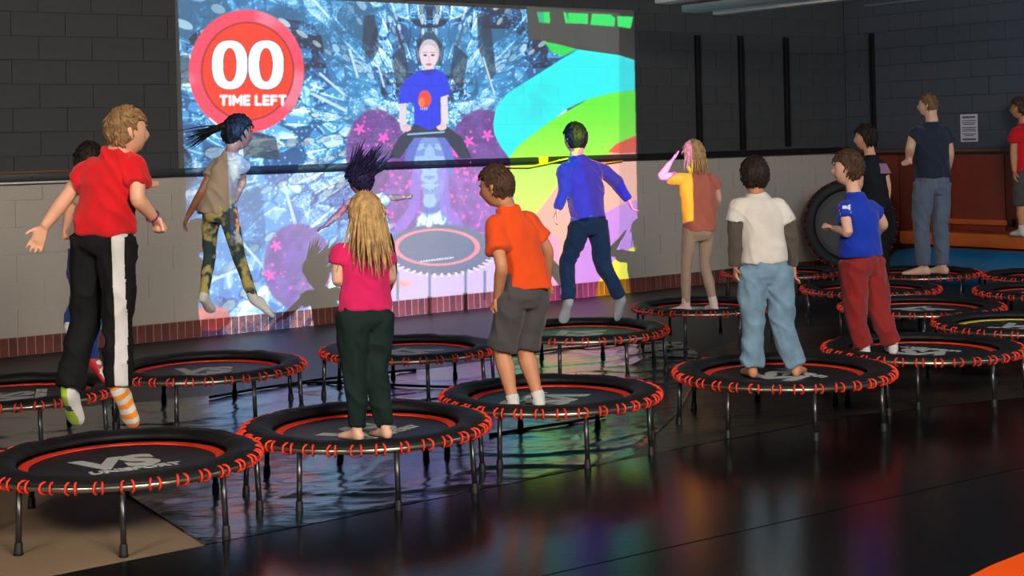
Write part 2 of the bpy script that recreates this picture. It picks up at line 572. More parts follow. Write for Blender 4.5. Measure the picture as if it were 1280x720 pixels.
def make_projector_light():
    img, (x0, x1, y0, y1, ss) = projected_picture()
    corners = [wall_pt(*px_wall(a, b)) for a, b in ((210, -30), (210, 436), (806, 0), (806, 380))]
    aim = sum(corners, Vector()) / 4
    fwd = (aim - PROJ).normalized()
    right = fwd.cross(UP).normalized()
    up = right.cross(fwd)
    tans = [((c - PROJ).dot(right) / (c - PROJ).dot(fwd), (c - PROJ).dot(up) / (c - PROJ).dot(fwd)) for c in corners]
    tx = max(abs(t[0]) for t in tans) * 1.03
    ty = max(abs(t[1]) for t in tans) * 1.03
    W, H = 1500, int(1500 * ty / tx)
    U, V = np.meshgrid((np.arange(W) + .5) / W * 2 - 1, (np.arange(H) + .5) / H * 2 - 1)
    d = (np.array(fwd)[None, None] + U[..., None] * tx * np.array(right) + V[..., None] * ty * np.array(up))
    n = np.array(WN)
    o = np.array(PROJ - W0)
    t = -(o @ n) / (d @ n)
    q = o + d * t[..., None]
    h = q[..., 2]
    world_p = q + np.array(W0)
    a = F * world_p[..., 0] / world_p[..., 1]
    b = F * (CAMH - world_p[..., 2]) / world_p[..., 1]
    px = 640 + a * CR + b * SR
    py = HY - a * SR + b * CR
    ix = (px - x0) * ss - .5
    iy = (py - y0) * ss - .5
    Hh, Ww = img.shape[:2]
    ok = (ix > 1) & (iy > 1) & (ix < Ww - 2) & (iy < Hh - 2)
    ix, iy = np.clip(ix, 0, Ww - 2), np.clip(iy, 0, Hh - 2)
    i, j = ix.astype(int), iy.astype(int)
    fa, fb = (ix - i)[..., None], (iy - j)[..., None]
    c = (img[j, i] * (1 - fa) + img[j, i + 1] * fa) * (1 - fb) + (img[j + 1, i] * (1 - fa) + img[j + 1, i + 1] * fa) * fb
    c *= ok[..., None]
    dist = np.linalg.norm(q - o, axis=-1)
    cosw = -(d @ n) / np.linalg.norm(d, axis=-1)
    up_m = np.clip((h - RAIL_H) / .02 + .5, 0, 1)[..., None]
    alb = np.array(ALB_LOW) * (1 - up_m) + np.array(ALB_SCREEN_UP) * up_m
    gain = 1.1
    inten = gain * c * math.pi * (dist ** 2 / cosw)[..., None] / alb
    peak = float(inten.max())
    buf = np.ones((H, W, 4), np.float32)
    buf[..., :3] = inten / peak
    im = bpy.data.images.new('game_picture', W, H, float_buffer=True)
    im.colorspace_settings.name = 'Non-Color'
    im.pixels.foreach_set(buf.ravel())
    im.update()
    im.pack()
    L = bpy.data.lights.new('projector_beam', 'SPOT')
    L.energy = 4 * math.pi * peak
    L.spot_size = 2.2
    L.spot_blend = 0.0
    L.shadow_soft_size = 0.004
    L.use_nodes = True
    nt = L.node_tree
    em = nt.nodes['Emission']
    tc = nt.nodes.new('ShaderNodeTexCoord')
    sx = nt.nodes.new('ShaderNodeSeparateXYZ')
    nt.links.new(tc.outputs['Normal'], sx.inputs[0])

    def axis(out, k):
        dv = nt.nodes.new('ShaderNodeMath')
        dv.operation = 'DIVIDE'
        nt.links.new(out, dv.inputs[0])
        nt.links.new(sx.outputs[2], dv.inputs[1])
        ma = nt.nodes.new('ShaderNodeMath')
        ma.operation = 'MULTIPLY_ADD'
        ma.inputs[1].default_value = -1 / (2 * k)
        ma.inputs[2].default_value = .5
        nt.links.new(dv.outputs[0], ma.inputs[0])
        return ma.outputs[0]
    cb = nt.nodes.new('ShaderNodeCombineXYZ')
    nt.links.new(axis(sx.outputs[0], tx), cb.inputs[0])
    nt.links.new(axis(sx.outputs[1], ty), cb.inputs[1])
    ti = nt.nodes.new('ShaderNodeTexImage')
    ti.image = im
    ti.extension = 'CLIP'
    nt.links.new(cb.outputs[0], ti.inputs[0])
    nt.links.new(ti.outputs[0], em.inputs['Color'])
    o_ = bpy.data.objects.new('projector_beam', L)
    COL.objects.link(o_)
    rot = Matrix((right, up, -fwd)).transposed()
    o_.matrix_world = Matrix.Translation(PROJ) @ rot.to_4x4()
    return fwd, right, up


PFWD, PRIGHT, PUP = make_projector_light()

# ------------------------------------------------------------------ the room
WANG = math.atan2(WD.y, WD.x)
AXW = (WD, -WN, UP)                       # local x along the wall, y into the wall
CORNER = wall_pt(S_CORNER, 0)
AXR = (WN, WD, UP)                        # right wall: x from the corner into the room, y into the wall
RANG = math.atan2(WN.y, WN.x)


def rw(t, h, q=0.0):
    """point on the right-hand wall: t from the corner, q out of the wall"""
    return CORNER + WN * t + UP * h - WD * q


def px_rwall(px, py, q=0.0):
    o = Vector((0, 0, CAMH)) - (CORNER - WD * q)
    d = P(px, py, 1.0) - Vector((0, 0, CAMH))
    k = -o.dot(WD) / d.dot(WD)
    p = o + d * k
    return p.dot(WN), p.z


m_upper = mat('wall_paint_charcoal', ALB_UP, 0.8, bump=(60, .25, 3), var=(3, .08))
m_screen_up = mat('wall_paint_grey', ALB_SCREEN_UP, 0.85, spec=0.2, bump=(60, .2, 3))
m_low = mat('wall_paint_beige', ALB_LOW, 0.85, spec=0.2, bump=(60, .2, 3))
m_rightup = mat('wall_paint_blue_grey', srgb(70, 76, 88), 0.8, bump=(60, .25, 3))
m_mort_up = mat('mortar_charcoal', srgb(50, 51, 52), 0.9)
m_mort_scr = mat('mortar_grey', tuple(c * .90 for c in ALB_SCREEN_UP), 0.9)
m_mort_low = mat('mortar_beige', tuple(min(c * 1.06, 1) for c in ALB_LOW), 0.9)
m_brick = mat('brick_red', srgb(112, 56, 46), 0.75, bump=(80, .4, 4), var=(6, .22))
m_brick2 = mat('brick_brown', srgb(96, 48, 41), 0.75, bump=(80, .4, 4), var=(6, .22))
m_mort_brick = mat('mortar_brick', srgb(172, 150, 138), 0.9)
m_black = mat('black_paint', srgb(20, 20, 22), 0.45)
m_blackmetal = mat('black_metal', srgb(26, 27, 29), 0.35, metal=.6)
m_steel = mat('brushed_steel', srgb(150, 146, 138), 0.32, metal=1.0)
m_wood = mat('brown_wood_trim', srgb(104, 70, 44), 0.6, bump=(30, .2, 4, (1, 1, 12)))
m_white = mat('white_plastic', srgb(220, 220, 216), 0.5)

box = MB()
SL = -3.0
mid, half = (SL + S_CORNER) / 2, (S_CORNER - SL) / 2 + .1
box.box(wall_pt(mid, RAIL_H / 2, -.108), half, .1, RAIL_H / 2, AXW, 1)
box.box(wall_pt(mid, (RAIL_H + CEIL) / 2, -.108), half, .1, (CEIL - RAIL_H) / 2, AXW, 0)
wall_back = link('wall_back', box.mesh('wall_back', [m_mort_up, m_mort_low], False), kind='structure')

_blocks = {}


def block_mesh(w, h, m, dep=.014, bev=.0015):
    key = (round(w, 3), round(h, 3), m.name)
    if key not in _blocks:
        b = MB()
        b.box((0, 0, 0), w / 2, dep / 2, h / 2, bev=bev)
        _blocks[key] = b.mesh('block', m, False)
    return _blocks[key]


def place_block(name, parent, me, pt, rz):
    o = link(name, me, parent)
    o.location = pt
    o.rotation_euler = (0, 0, rz)
    return o


SCR0 = px_wall(221, 100)[0]
SCR1 = px_wall(797, 200)[0]
SCR_TOP = px_wall(480, 2)[1] + .02
BASE_H = 0.165
scr = thing('projection_screen', wall_pt((SCR0 + SCR1) / 2, BASE_H), 'bright projected game picture with red 00 TIME LEFT disc on block wall', 'projection')
bb = MB()
bb.box(wall_pt((SCR0 + SCR1) / 2, (BASE_H + RAIL_H) / 2, -.0065), (SCR1 - SCR0) / 2, .0035, (RAIL_H - BASE_H) / 2, AXW, 1)
bb.box(wall_pt((SCR0 + SCR1) / 2, (SCR_TOP + RAIL_H) / 2, -.0065), (SCR1 - SCR0) / 2, .0035, (SCR_TOP - RAIL_H) / 2, AXW, 0)
link('mortar_coat', bb.mesh('mortar_coat', [m_mort_scr, m_mort_low], False, scr.location), scr)

JT = 0.006
courses = []
h = BASE_H
while h < RAIL_H - .02:
    courses.append((h, min(h + .2275, RAIL_H)))
    h += .2275
h = RAIL_H
while h < 3.62:
    courses.append((h, h + .2035))
    h += .2035
BW = 0.468
for ci, (h0, h1) in enumerate(courses):
    low = h1 <= RAIL_H + .001
    s = SL + (0.5 if ci % 2 else 0) * BW + .13
    while s < S_CORNER:
        e = s + BW
        cuts = [s] + [c for c in (SCR0, SCR1) if s < c < e] + [e]
        for a, b in zip(cuts[:-1], cuts[1:]):
            b = min(b, S_CORNER)
            if b - a < .03 or b < -2.2:
                continue
            inside = SCR0 - .001 <= a and b <= SCR1 + .001
            ga = 0 if a in (SCR0, SCR1) else JT / 2
            gb = 0 if b in (SCR0, SCR1) else JT / 2
            segs = [(h0, h1)]
            if inside and h0 < SCR_TOP < h1:
                segs = [(h0, SCR_TOP), (SCR_TOP, h1)]
            for q0, q1 in segs:
                scrn = inside and q1 <= SCR_TOP + .001
                m = m_low if low else (m_screen_up if scrn else m_upper)
                w_, hh = (b - a - ga - gb), q1 - q0 - JT
                if hh < .02:
                    continue
                pt = wall_pt((a + ga + b - gb) / 2, (q0 + q1) / 2, -.007)
                me = block_mesh(w_, hh, m)
                if scrn:
                    place_block('block', scr, me, pt - scr.location, WANG)
                else:
                    place_block('block', wall_back, me, pt, WANG)
        s = e

# brick base course
bm_ = MB()
bm_.box(wall_pt(mid, BASE_H / 2 - .002, .002), half - .1, .008, BASE_H / 2 - .003, AXW)
baseboard = link('baseboard_back', bm_.mesh('baseboard_back', m_mort_brick, False), kind='structure')
s = -2.2
i = 0
while s < S_CORNER - .08:
    me = block_mesh(.068, .152, (m_brick, m_brick2, m_brick)[(i * 7 + i // 3) % 3], .02, .003)
    place_block('brick', baseboard, me, wall_pt(s + .0375, .0795, .006 + .002 * math.sin(i * 2.3)), WANG)
    s += .0755
    i += 1

# right-hand wall
box = MB()
RT = 6.0
box.box(rw(RT / 2, CEIL / 2, -.108), RT / 2, .1, CEIL / 2, AXR)
wall_right = link('wall_right', box.mesh('wall_right', mat('mortar_blue_grey', srgb(66, 72, 84), .9), False), kind='structure')
h = 1.50
ci = 0
while h < 3.5:
    t = .01 + (ci % 2) * .234
    if ci % 2:
        place_block('block', wall_right, block_mesh(.22, .196, m_rightup), rw(.117, h + .1, -.001), RANG)
    while t < 4.2:
        place_block('block', wall_right, block_mesh(BW - JT, .196, m_rightup), rw(t + BW / 2, h + .1, -.001), RANG)
        t += BW
    h += .2035
    ci += 1
m_redpanel = mat('red_brown_board', srgb(128, 46, 30), 0.5, bump=(40, .1, 3), var=(4, .1))
seams = [0.02] + [px_rwall(x, 240)[0] for x in (1126, 1190, 1258)] + [4.4]
for a, b in zip(seams[:-1], seams[1:]):
    p_ = MB()
    p_.box((0, 0, 0), (b - a) / 2 - .006, .012, .715, bev=.005)
    place_block('panel', wall_right, sharp(p_.mesh('panel', m_redpanel)), rw((a + b) / 2, .735, .012), RANG)
tr = MB()
tr.box(rw(2.3, 1.475, .03), 2.28, .03, .018, AXR, 0, .004)
tr.box(rw(2.3, 1.44, .02), 2.28, .02, .012, AXR, 1)
link('trim_1', tr.mesh('trim_1', [m_wood, m_black], False), kind='structure')

# ceiling and floor
c_ = MB()
c_.box((1.0, 8.0, CEIL + .05), 14, 16, .05)
link('ceiling', c_.mesh('ceiling', mat('ceiling_dark', srgb(40, 42, 45), .9), False), kind='structure')
f_ = MB()
f_.box((1.0, 8.0, -.05), 14, 16, .05)
link('floor', f_.mesh('floor', mat('bare_concrete', srgb(134, 112, 88), .55, bump=(25, .15, 5), var=(2.2, .16)), False), kind='structure')


# ------------------------------------------------------------------ floor coverings
def prism(pts, z0, z1, m, name, **kw):
    """flat sheet from a floor outline"""
    b = MB()
    n = len(pts)
    vs_ = [Vector((p.x, p.y, z0)) for p in pts] + [Vector((p.x, p.y, z1)) for p in pts]
    fs_ = [tuple(range(n, 2 * n)), tuple(reversed(range(n)))] + [(i, (i + 1) % n, n + (i + 1) % n, n + i) for i in range(n)]
    b.add(vs_, fs_)
    base = Vector((sum(p.x for p in pts) / n, sum(p.y for p in pts) / n, z0))
    return link(name, b.mesh(name, m, False, base), None, base, **kw)


m_rubber = mat('glossy_black_rubber', srgb(13, 13, 14), 0.19, spec=.34, bump=(38, .03, 6, (1, 1, 1)), var=(3, .2))
m_foam = mat('matte_black_foam', srgb(30, 32, 37), 0.42, spec=.45, bump=(90, .12, 3), var=(5, .15))
edge = [PF(75, 720), PF(255, 684), PF(600, 615), PF(860, 560), PF(1060, 522), PF(1280, 498)]
e_dir = (edge[-1] - edge[0]).normalized()
edge = [edge[0] - e_dir * 3.5] + edge + [edge[-1] + e_dir * 3.0]
seam = [p + Vector((e_dir.y, -e_dir.x, 0)) * 1.25 for p in (edge[0], edge[-1])]
gap = Vector((e_dir.y, -e_dir.x, 0)) * .012
prism([Vector((p.x, p.y, 0)) for p in edge[::-1]] + [Vector((p.x, p.y, 0)) for p in seam], .0005, .007, m_rubber, 'rubber_mat',
      label='glossy black rubber mat strip running along the front of the trampolines', cat='mat', group='black rubber floor mats')
far = [p + Vector((e_dir.y, -e_dir.x, 0)) * 6 for p in seam]
prism([p + gap for p in seam[::-1]] + far, .0005, .007, m_rubber, 'rubber_mat',
      label='glossy black rubber mat nearest the viewer with coloured reflections', cat='mat', group='black rubber floor mats')
bk = [PF(-140, 545), PF(150, 600), PF(262, 612), PF(600, 590), PF(900, 530), PF(1400, 470)]
prism([wall_pt(-2.2, 0, .03), bk[0], bk[1], bk[2], bk[3], bk[4], bk[5], wall_pt(S_CORNER - .05, 0, 3.4), wall_pt(S_CORNER - .05, 0, .03)][::-1],
      .0005, .004, m_foam, 'foam_mat', label='matte black floor mat along the foot of the brick base', cat='mat')


def inside(pt, poly_):
    c = False
    n = len(poly_)
    for i in range(n):
        a, b = poly_[i], poly_[(i + 1) % n]
        if (a.y > pt.y) != (b.y > pt.y) and pt.x < (b.x - a.x) * (pt.y - a.y) / (b.y - a.y) + a.x:
            c = not c
    return c


def tarp(pix, name, label, m, amp, step, seed, z0=.006):
    pts = [PF(*p) for p in pix]
    xs, ys = [p.x for p in pts], [p.y for p in pts]
    base = Vector((sum(xs) / len(xs), sum(ys) / len(ys), 0))
    nx, ny = int((max(xs) - min(xs)) / step) + 1, int((max(ys) - min(ys)) / step) + 1
    b = MB()
    idx, vs_, fs_ = {}, [], []

    def vid(i, j):
        if (i, j) not in idx:
            x, y = min(xs) + i * step, min(ys) + j * step
            w = Vector((noise.noise((x * 1.1, y * 1.1, seed)), noise.noise((x * 1.1, y * 1.1, seed + 5)), 0))
            q = Vector((x * .8 + y * .5 + w.x * .9, (y - x * .5) * 1.7 + w.y * 1.2, seed))
            r1 = 1 - abs(noise.noise(q * 1.4)) * 2
            r2 = 1 - abs(noise.noise(q * 3.6 + Vector((3, 1, 0)))) * 2
            n3 = noise.noise(Vector((x, y, seed)) * 9)
            msk = .5 + .5 * noise.noise(Vector((x * .7, y * .7, seed + 2)))
            z = z0 + amp * max(0, (.55 * max(r1, 0) ** 3 + .35 * max(r2, 0) ** 2 * msk + .14 * n3 + .1))
            idx[(i, j)] = len(vs_)
            vs_.append(Vector((x, y, z)) - base)
        return idx[(i, j)]
    for i in range(nx):
        for j in range(ny):
            if inside(Vector((min(xs) + (i + .5) * step, min(ys) + (j + .5) * step, 0)), pts):
                fs_.append((vid(i, j), vid(i + 1, j), vid(i + 1, j + 1), vid(i, j + 1)))
    # pull the ragged rim onto the cut edge of the sheet
    cnt = {}
    for f in fs_:
        for q in range(4):
            e = tuple(sorted((f[q], f[(q + 1) % 4])))
            cnt[e] = cnt.get(e, 0) + 1
    for vi in {v_ for e, c in cnt.items() if c == 1 for v_ in e}:
        p = vs_[vi] + base
        best, bp_ = 9, None
        for q in range(len(pts)):
            a_, b_ = pts[q], pts[(q + 1) % len(pts)]
            dx, dy = b_.x - a_.x, b_.y - a_.y
            t_ = min(max(((p.x - a_.x) * dx + (p.y - a_.y) * dy) / (dx * dx + dy * dy), 0), 1)
            cx, cy = a_.x + dx * t_, a_.y + dy * t_
            dd = math.hypot(p.x - cx, p.y - cy)
            if dd < best:
                best, bp_ = dd, (cx, cy)
        if best < step * 1.6:
            vs_[vi] = Vector((bp_[0], bp_[1], min(p.z, z0 + .003))) - base
    b.add(vs_, fs_)
    return link(name, b.mesh(name, m), None, base, label=label, cat='tarp')


m_tarp = mat('black_plastic_film', srgb(18, 34, 40), 0.18, ior=3.8, spec=.5, bump=(13, .12, 5, (1, 2.2, 1)), var=(4, .2))
m_tarp2 = mat('brown_black_film', srgb(44, 41, 36), 0.36, spec=.4, bump=(9, .3, 6, (1, 2, 1)), var=(2.5, .25))
tarp([(257, 683), (150, 614), (60, 578), (-80, 545), (-80, 520), (140, 508), (262, 496), (385, 480), (470, 470), (560, 460), (650, 443), (700, 434), (850, 428),
      (872, 442), (868, 480), (850, 515), (792, 570), (745, 584), (600, 614), (420, 651)], 'plastic_tarp',
     'crinkled shiny black plastic sheet under the front and middle trampolines', m_tarp, .017, .026, 3.0)
tarp([(746, 584), (794, 570), (852, 516), (870, 480), (875, 443), (960, 412), (1400, 396), (1400, 486), (1280, 498), (1060, 522), (860, 560)], 'plastic_tarp',
     'flatter brown-black plastic sheet under the right-hand trampolines', m_tarp2, .010, .035, 9.0)

# flat black cables lying over the sheets
for pix, lab in (([(262, 501), (330, 489), (395, 479), (470, 471), (520, 466)], 'thin black cable on the floor below the leftmost empty trampoline'),
                 ([(384, 482), (470, 484), (545, 488), (640, 490)], 'thin black cable on the floor behind the girl in pink'),
                 ([(612, 549), (660, 541), (712, 533), (756, 524)], 'thin black cable on the floor under the boy in orange'),
                 ([(560, 452), (640, 448), (700, 440), (800, 431), (830, 427)], 'thin black cable on the floor below the boy in navy')):
    c_ = MB()
    pts = [PF(*p) + UP * .024 for p in pix]
    fine = []
    for a, b in zip(pts[:-1], pts[1:]):
        for k in range(6):
            q = a.lerp(b, k / 6)
            fine.append(q + Vector((0, .02 * noise.noise(q * 3), 0)))
    fine.append(pts[-1])
    c_.tube(fine, .010, 6)
    link('floor_cable', c_.mesh('floor_cable', m_black, True, fine[0]), None, fine[0], label=lab, cat='cable', group='cables on the floor')

# ------------------------------------------------------------------ wall fittings
rail = thing('wall_rail', wall_pt(4.4, 1.495), 'long black rail running across the block wall at chest height', 'rail')
b = MB()
b.box(wall_pt((-1.5 + S_CORNER) / 2, 1.497, .035), (S_CORNER + 1.5) / 2 - .02, .035, .034, AXW, 0, .006)
link('rail_bar', sharp(b.mesh('rail_bar', m_black, True, rail.location)), rail)
b = MB()
b.box(wall_pt(-.45, 1.542, .03), 1.05, .03, .010, AXW, 0, .003)
link('wood_cap', b.mesh('wood_cap', m_wood, False, rail.location), rail)
b = MB()
b.tube([wall_pt(-1.5, 1.452, .05), wall_pt(.35, 1.452, .05)], .010, 8)
link('metal_tube', b.mesh('metal_tube', m_white, True, rail.location), rail)
for q in (-.4, .1, .62, 1.9, 3.0, 4.1, 5.25, 6.9, 8.0, 9.1):
    b = MB()
    b.tube([wall_pt(q, 1.497, .068), wall_pt(q, 1.497, .076)], .009, 8)
    link('bolt', b.mesh('bolt', m_steel, True, rail.location), rail)
b = MB()
q = px_wall(674, 201)[0]
b.box(wall_pt(q, 1.492, .04), .055, .045, .042, AXW, 0, .006)
link('yellow_bracket', sharp(b.mesh('yellow_bracket', mat('yellow_plastic', srgb(220, 180, 20), .5), True, rail.location)), rail)
b = MB()
b.tube([wall_pt(q - .5, 1.44, .07), wall_pt(q - .2, 1.43, .08), wall_pt(q, 1.455, .08), wall_pt(q + .4, 1.52, .085), wall_pt(q + .8, 1.44, .08), wall_pt(q + 1.1, 1.46, .075)], .008, 6)
link('loose_wire', b.mesh('loose_wire', MATS['yellow_plastic'], True, rail.location), rail)


def strip(x0, y0, y1, label, right=False):
    b = MB()
    if right:
        t, h1 = px_rwall(x0, y0)
        h0 = px_rwall(x0, y1)[1]
        c = rw(t, h0)
        for sx in (-.022, .022):
            b.box(rw(t + sx, (h0 + h1) / 2, .022), .008, .022, (h1 - h0) / 2, AXR, 0, .003)
        b.box(rw(t, (h0 + h1) / 2, .012), .03, .01, (h1 - h0) / 2, AXR)
    else:
        s, h1 = px_wall(x0, y0)
        h0 = px_wall(x0 + (y1 - y0) * .022, y1)[1]
        c = wall_pt(s, h0)
        for sx in (-.026, .026):
            b.box(wall_pt(s + sx, (h0 + h1) / 2, .022), .009, .022, (h1 - h0) / 2, AXW, 0, .003)
        b.box(wall_pt(s, (h0 + h1) / 2, .012), .034, .01, (h1 - h0) / 2, AXW)
    link('wall_channel', sharp(b.mesh('wall_channel', m_black, True, c)), None, c, label=label, cat='channel', group='black upright channels on the wall')


strip(870, 44, 187, 'black upright wall channel nearest the projected picture')
strip(924, 45, 187, 'black upright wall channel above the boy in white, second from the picture')
strip(980.5, 47, 183, 'black upright wall channel third from the projected picture')
strip(1091, 42, 184, 'black upright wall channel right of the corner, above the dark-haired boy', True)

# notice on the right wall
t, hc = px_rwall(1212, 160)
nt_ = thing('paper_notice', rw(t, hc), 'white printed paper notice taped on the blue-grey wall', 'poster')
b = MB()
b.box(rw(t, hc, .009), .118, .0015, .158, AXR)
link('sheet', b.mesh('sheet', mat('white_paper', srgb(205, 200, 215), .8), False, nt_.location), nt_)
m_ink = mat('grey_ink', srgb(96, 92, 118), .9)
for k, (dy, w_) in enumerate(((.125, .09), (.085, .098), (.060, .092), (.042, .08), (.005, .098), (-.015, .09), (-.035, .096), (-.070, .095), (-.088, .06), (-.13, .092))):
    b = MB()
    b.box(rw(t, hc + dy, .0112), w_, .0006, .012 if k in (0, 9) else .005, AXR)
    link('print_line', b.mesh('print_line', m_ink, False, nt_.location), nt_)

# low orange bench with blue pad along the right wall
bt0 = px_rwall(1126, 300, .42)[0]
bench = thing('wall_bench', rw(2.4, 0, .2), 'low orange wooden bench ledge along the dark red wall boards', 'bench')
m_orange = mat('orange_paint', srgb(196, 92, 22), .45, bump=(20, .06, 3), var=(5, .12))
b = MB()
b.box(rw((bt0 + 4.4) / 2, .475, .22), (4.4 - bt0) / 2, .22, .075, AXR, 0, .012)
link('seat_board', sharp(b.mesh('seat_board', m_orange, True, bench.location)), bench)
b = MB()
b.box(rw((bt0 + .25 + px_rwall(1257, 283, .1)[0]) / 2, .655, .05), (px_rwall(1257, 283, .1)[0] - bt0 - .25) / 2, .025, .03, AXR, 0, .006)
link('back_rail', sharp(b.mesh('back_rail', m_orange, True, bench.location)), bench)
b = MB()
b.box(rw(px_rwall(1262, 283, .1)[0], .655, .06), .03, .035, .045, AXR, 0, .006)
link('bracket', sharp(b.mesh('bracket', m_black, True, bench.location)), bench)
b = MB()
tp = px_rwall(1271, 283, .12)[0]
b.box(rw(tp + .25, .69, .08), .22, .04, .13, AXR, 0, .01)
link('end_board', sharp(b.mesh('end_board', m_orange, True, bench.location)), bench)
b = MB()
b.box(rw((bt0 + 4.4) / 2, .2, .2), (4.4 - bt0) / 2 - .05, .16, .2, AXR)
link('plinth', b.mesh('plinth', m_black, False, bench.location), bench)
m_blue = mat('blue_vinyl', srgb(18, 92, 138), .4, bump=(50, .1, 3), var=(3, .1))
pad = MB()
bl0 = px_rwall(1106, 330, .6)[0]
rings = []
for k in range(13):
    a = k / 12
    t_ = bl0 + a * (4.5 - bl0)
    hh = .385 * (1 - (1 - min(a / .14, 1)) ** 2) ** .5 if a > 0 else .05
    hh = max(hh, .05)
    rings.append([rw(t_, z_, q_) for q_, z_ in ((.43, .0), (.78, .0), (.83, hh * .25), (.80, hh * .8), (.74, hh), (.43, hh))])
pad.loft(rings)
link('crash_pad', pad.mesh('crash_pad', m_blue, True, rw(2.4, 0, .6)), None, rw(2.4, 0, .6), label='blue vinyl crash pad on the floor below the orange bench', cat='pad')

# orange padded edge at the near right corner
opts = [PF(1206, 736), PF(1240, 719), PF(1282, 702), PF(1330, 684), PF(1400, 706), PF(1420, 780), PF(1240, 790), PF(1180, 745)]
b = MB()
cc = sum(opts, Vector()) / len(opts)
b.loft([[cc + (p - cc) * k + UP * z_ for p in opts] for k, z_ in ((1.0, .0072), (1.0, .03), (.97, .042))])
link('floor_pad', sharp(b.mesh('floor_pad', mat('orange_vinyl', srgb(236, 84, 8), .45, bump=(60, .1, 3)), True, cc), .5), None, cc, label='bright orange padded mat corner at the lower right edge', cat='pad')

# strip fixtures hanging from the ceiling near the wall
m_fix = mat('enamelled_fixture', srgb(170, 190, 186), .45)
m_fix2 = mat('enamelled_fixture_pale', srgb(205, 208, 202), .4)


def fixture(px, py, hgt, length, hw, hh, label, m, dn=0.0):
    p0 = PF(px, py, hgt)
    ax = (WN, WD, UP)
    o = thing('strip_light', p0, label, 'ceiling light', 'unlit strip lights under the ceiling')
    b = MB()
    b.box(p0 + WN * (length / 2) + UP * hh, length / 2, hw, hh, ax, 0, .01)
    link('housing', sharp(b.mesh('housing', m, True, p0)), o)
    for k in (.15, .5, .85):
        b = MB()
        q = p0 + WN * (length * k) + UP * hh * 2
        b.tube([q, Vector((q.x, q.y, CEIL))], .006, 6)
        link('hanger', b.mesh('hanger', m_blackmetal, True, p0), o)


fixture(862, 16, 2.94, 2.6, .11, .035, 'grey-green unlit strip light near the ceiling, second from the picture', m_fix)
fixture(896, 19, 2.90, 2.6, .06, .03, 'pale unlit strip light near the ceiling above the upright channels', m_fix2)
fixture(828, 5, 2.98, 1.6, .10, .03, 'pinkish unlit strip light end at the top edge beside the picture', m_fix2)
fixture(1082, 9, 3.02, 2.4, .025, .015, 'thin dark unlit strip light near the corner of the room', mat('dark_fixture', srgb(84, 92, 100), .5))

# the projector itself
pr = thing('projector', PROJ - PFWD * .25, 'white ceiling projector throwing the game picture', 'projector')
b = MB()
b.box(PROJ - PFWD * .26, .2, .17, .07, (PRIGHT, PFWD, PUP), 0, .02)
link('body', sharp(b.mesh('body', m_white, True, pr.location)), pr)
b = MB()
b.tube([PROJ - PFWD * .095, PROJ - PFWD * .04], [.045, .05], 16)
link('lens', b.mesh('lens', m_black, True, pr.location), pr)
b = MB()
q = PROJ - PFWD * .26 + PUP * .06
b.tube([q, Vector((q.x, q.y, CEIL))], .02, 10)
link('mount_pole', b.mesh('mount_pole', m_blackmetal, True, pr.location), pr)

# ------------------------------------------------------------------ trampolines
m_rim = mat('trampoline_steel', srgb(160, 150, 134), 0.3, metal=.9)
m_leg = mat('leg_steel', srgb(84, 84, 84), 0.32, metal=.85)
m_footr = mat('rubber_foot', srgb(16, 16, 17), 0.6)
m_skirt = mat('black_skirt_fabric', srgb(17, 18, 19), 0.62, spec=.4, bump=(14, .5, 5), var=(8, .2))
m_matf = mat('jump_mat_weave', srgb(23, 27, 31), 0.42, spec=.45, bump=(220, .15, 2))
m_ring = mat('red_orange_band', srgb(224, 52, 20), 0.55)
m_ringy = mat('yellow_lit_band', srgb(226, 196, 70), 0.5)  # yellow light on this band is put into its base colour
m_cord = mat('red_bungee', srgb(232, 54, 26), 0.55, bump=(200, .3, 2))
m_logo = mat('grey_print', srgb(178, 178, 174), 0.6)
TR, TRIM_Z, MAT_Z = 0.625, 0.290, 0.272

b = MB()
b.tube([(TR * math.cos(a), TR * math.sin(a), TRIM_Z) for a in np.linspace(0, 2 * math.pi, 64, endpoint=False)], .015, 8, closed=True)
me_rim = b.mesh('rim', m_rim)
me_skirts = []
for k in range(3):
    b = MB()
    rings = []
    for a in np.linspace(0, 2 * math.pi, 72, endpoint=False):
        ca, sa = math.cos(a), math.sin(a)
        w1 = noise.noise(Vector((ca * 3, sa * 3, k * 7.1))) * .010
        w2 = noise.noise(Vector((ca * 7, sa * 7, k * 5.1 + 3))) * .007
        prof = [(.640 + w2, TRIM_Z + .012), (.630, TRIM_Z + .022 + w2), (.585, .327 + w1 + w2), (.53, .326 + w1), (.486 + w2 * .6, .314 + w1 * .6), (.478 + w2 * .6, .300),
                (.49, .285), (.60, .292)]
        rings.append([Vector((r_ * ca, r_ * sa, z_)) for r_, z_ in prof])
    b.loft(rings, closed=True)
    me_skirts.append(b.mesh('skirt', m_skirt))
b = MB()
rr = [0.0, .2, .36, .46, .5, .605]
vs_, fs_ = [Vector((0, 0, MAT_Z))], []
NS = 48
for r_ in rr[1:]:
    vs_ += [Vector((r_ * math.cos(2 * math.pi * j / NS), r_ * math.sin(2 * math.pi * j / NS), MAT_Z + (.006 if r_ > .55 else 0))) for j in range(NS)]
for j in range(NS):
    fs_.append((0, 1 + j, 1 + (j + 1) % NS))
for q in range(len(rr) - 2):
    for j in range(NS):
        a, c = 1 + q * NS + j, 1 + q * NS + (j + 1) % NS
        fs_.append((a, a + NS, c + NS, c))
b.add(vs_, fs_)
me_mat = b.mesh('jump_mat', m_matf)


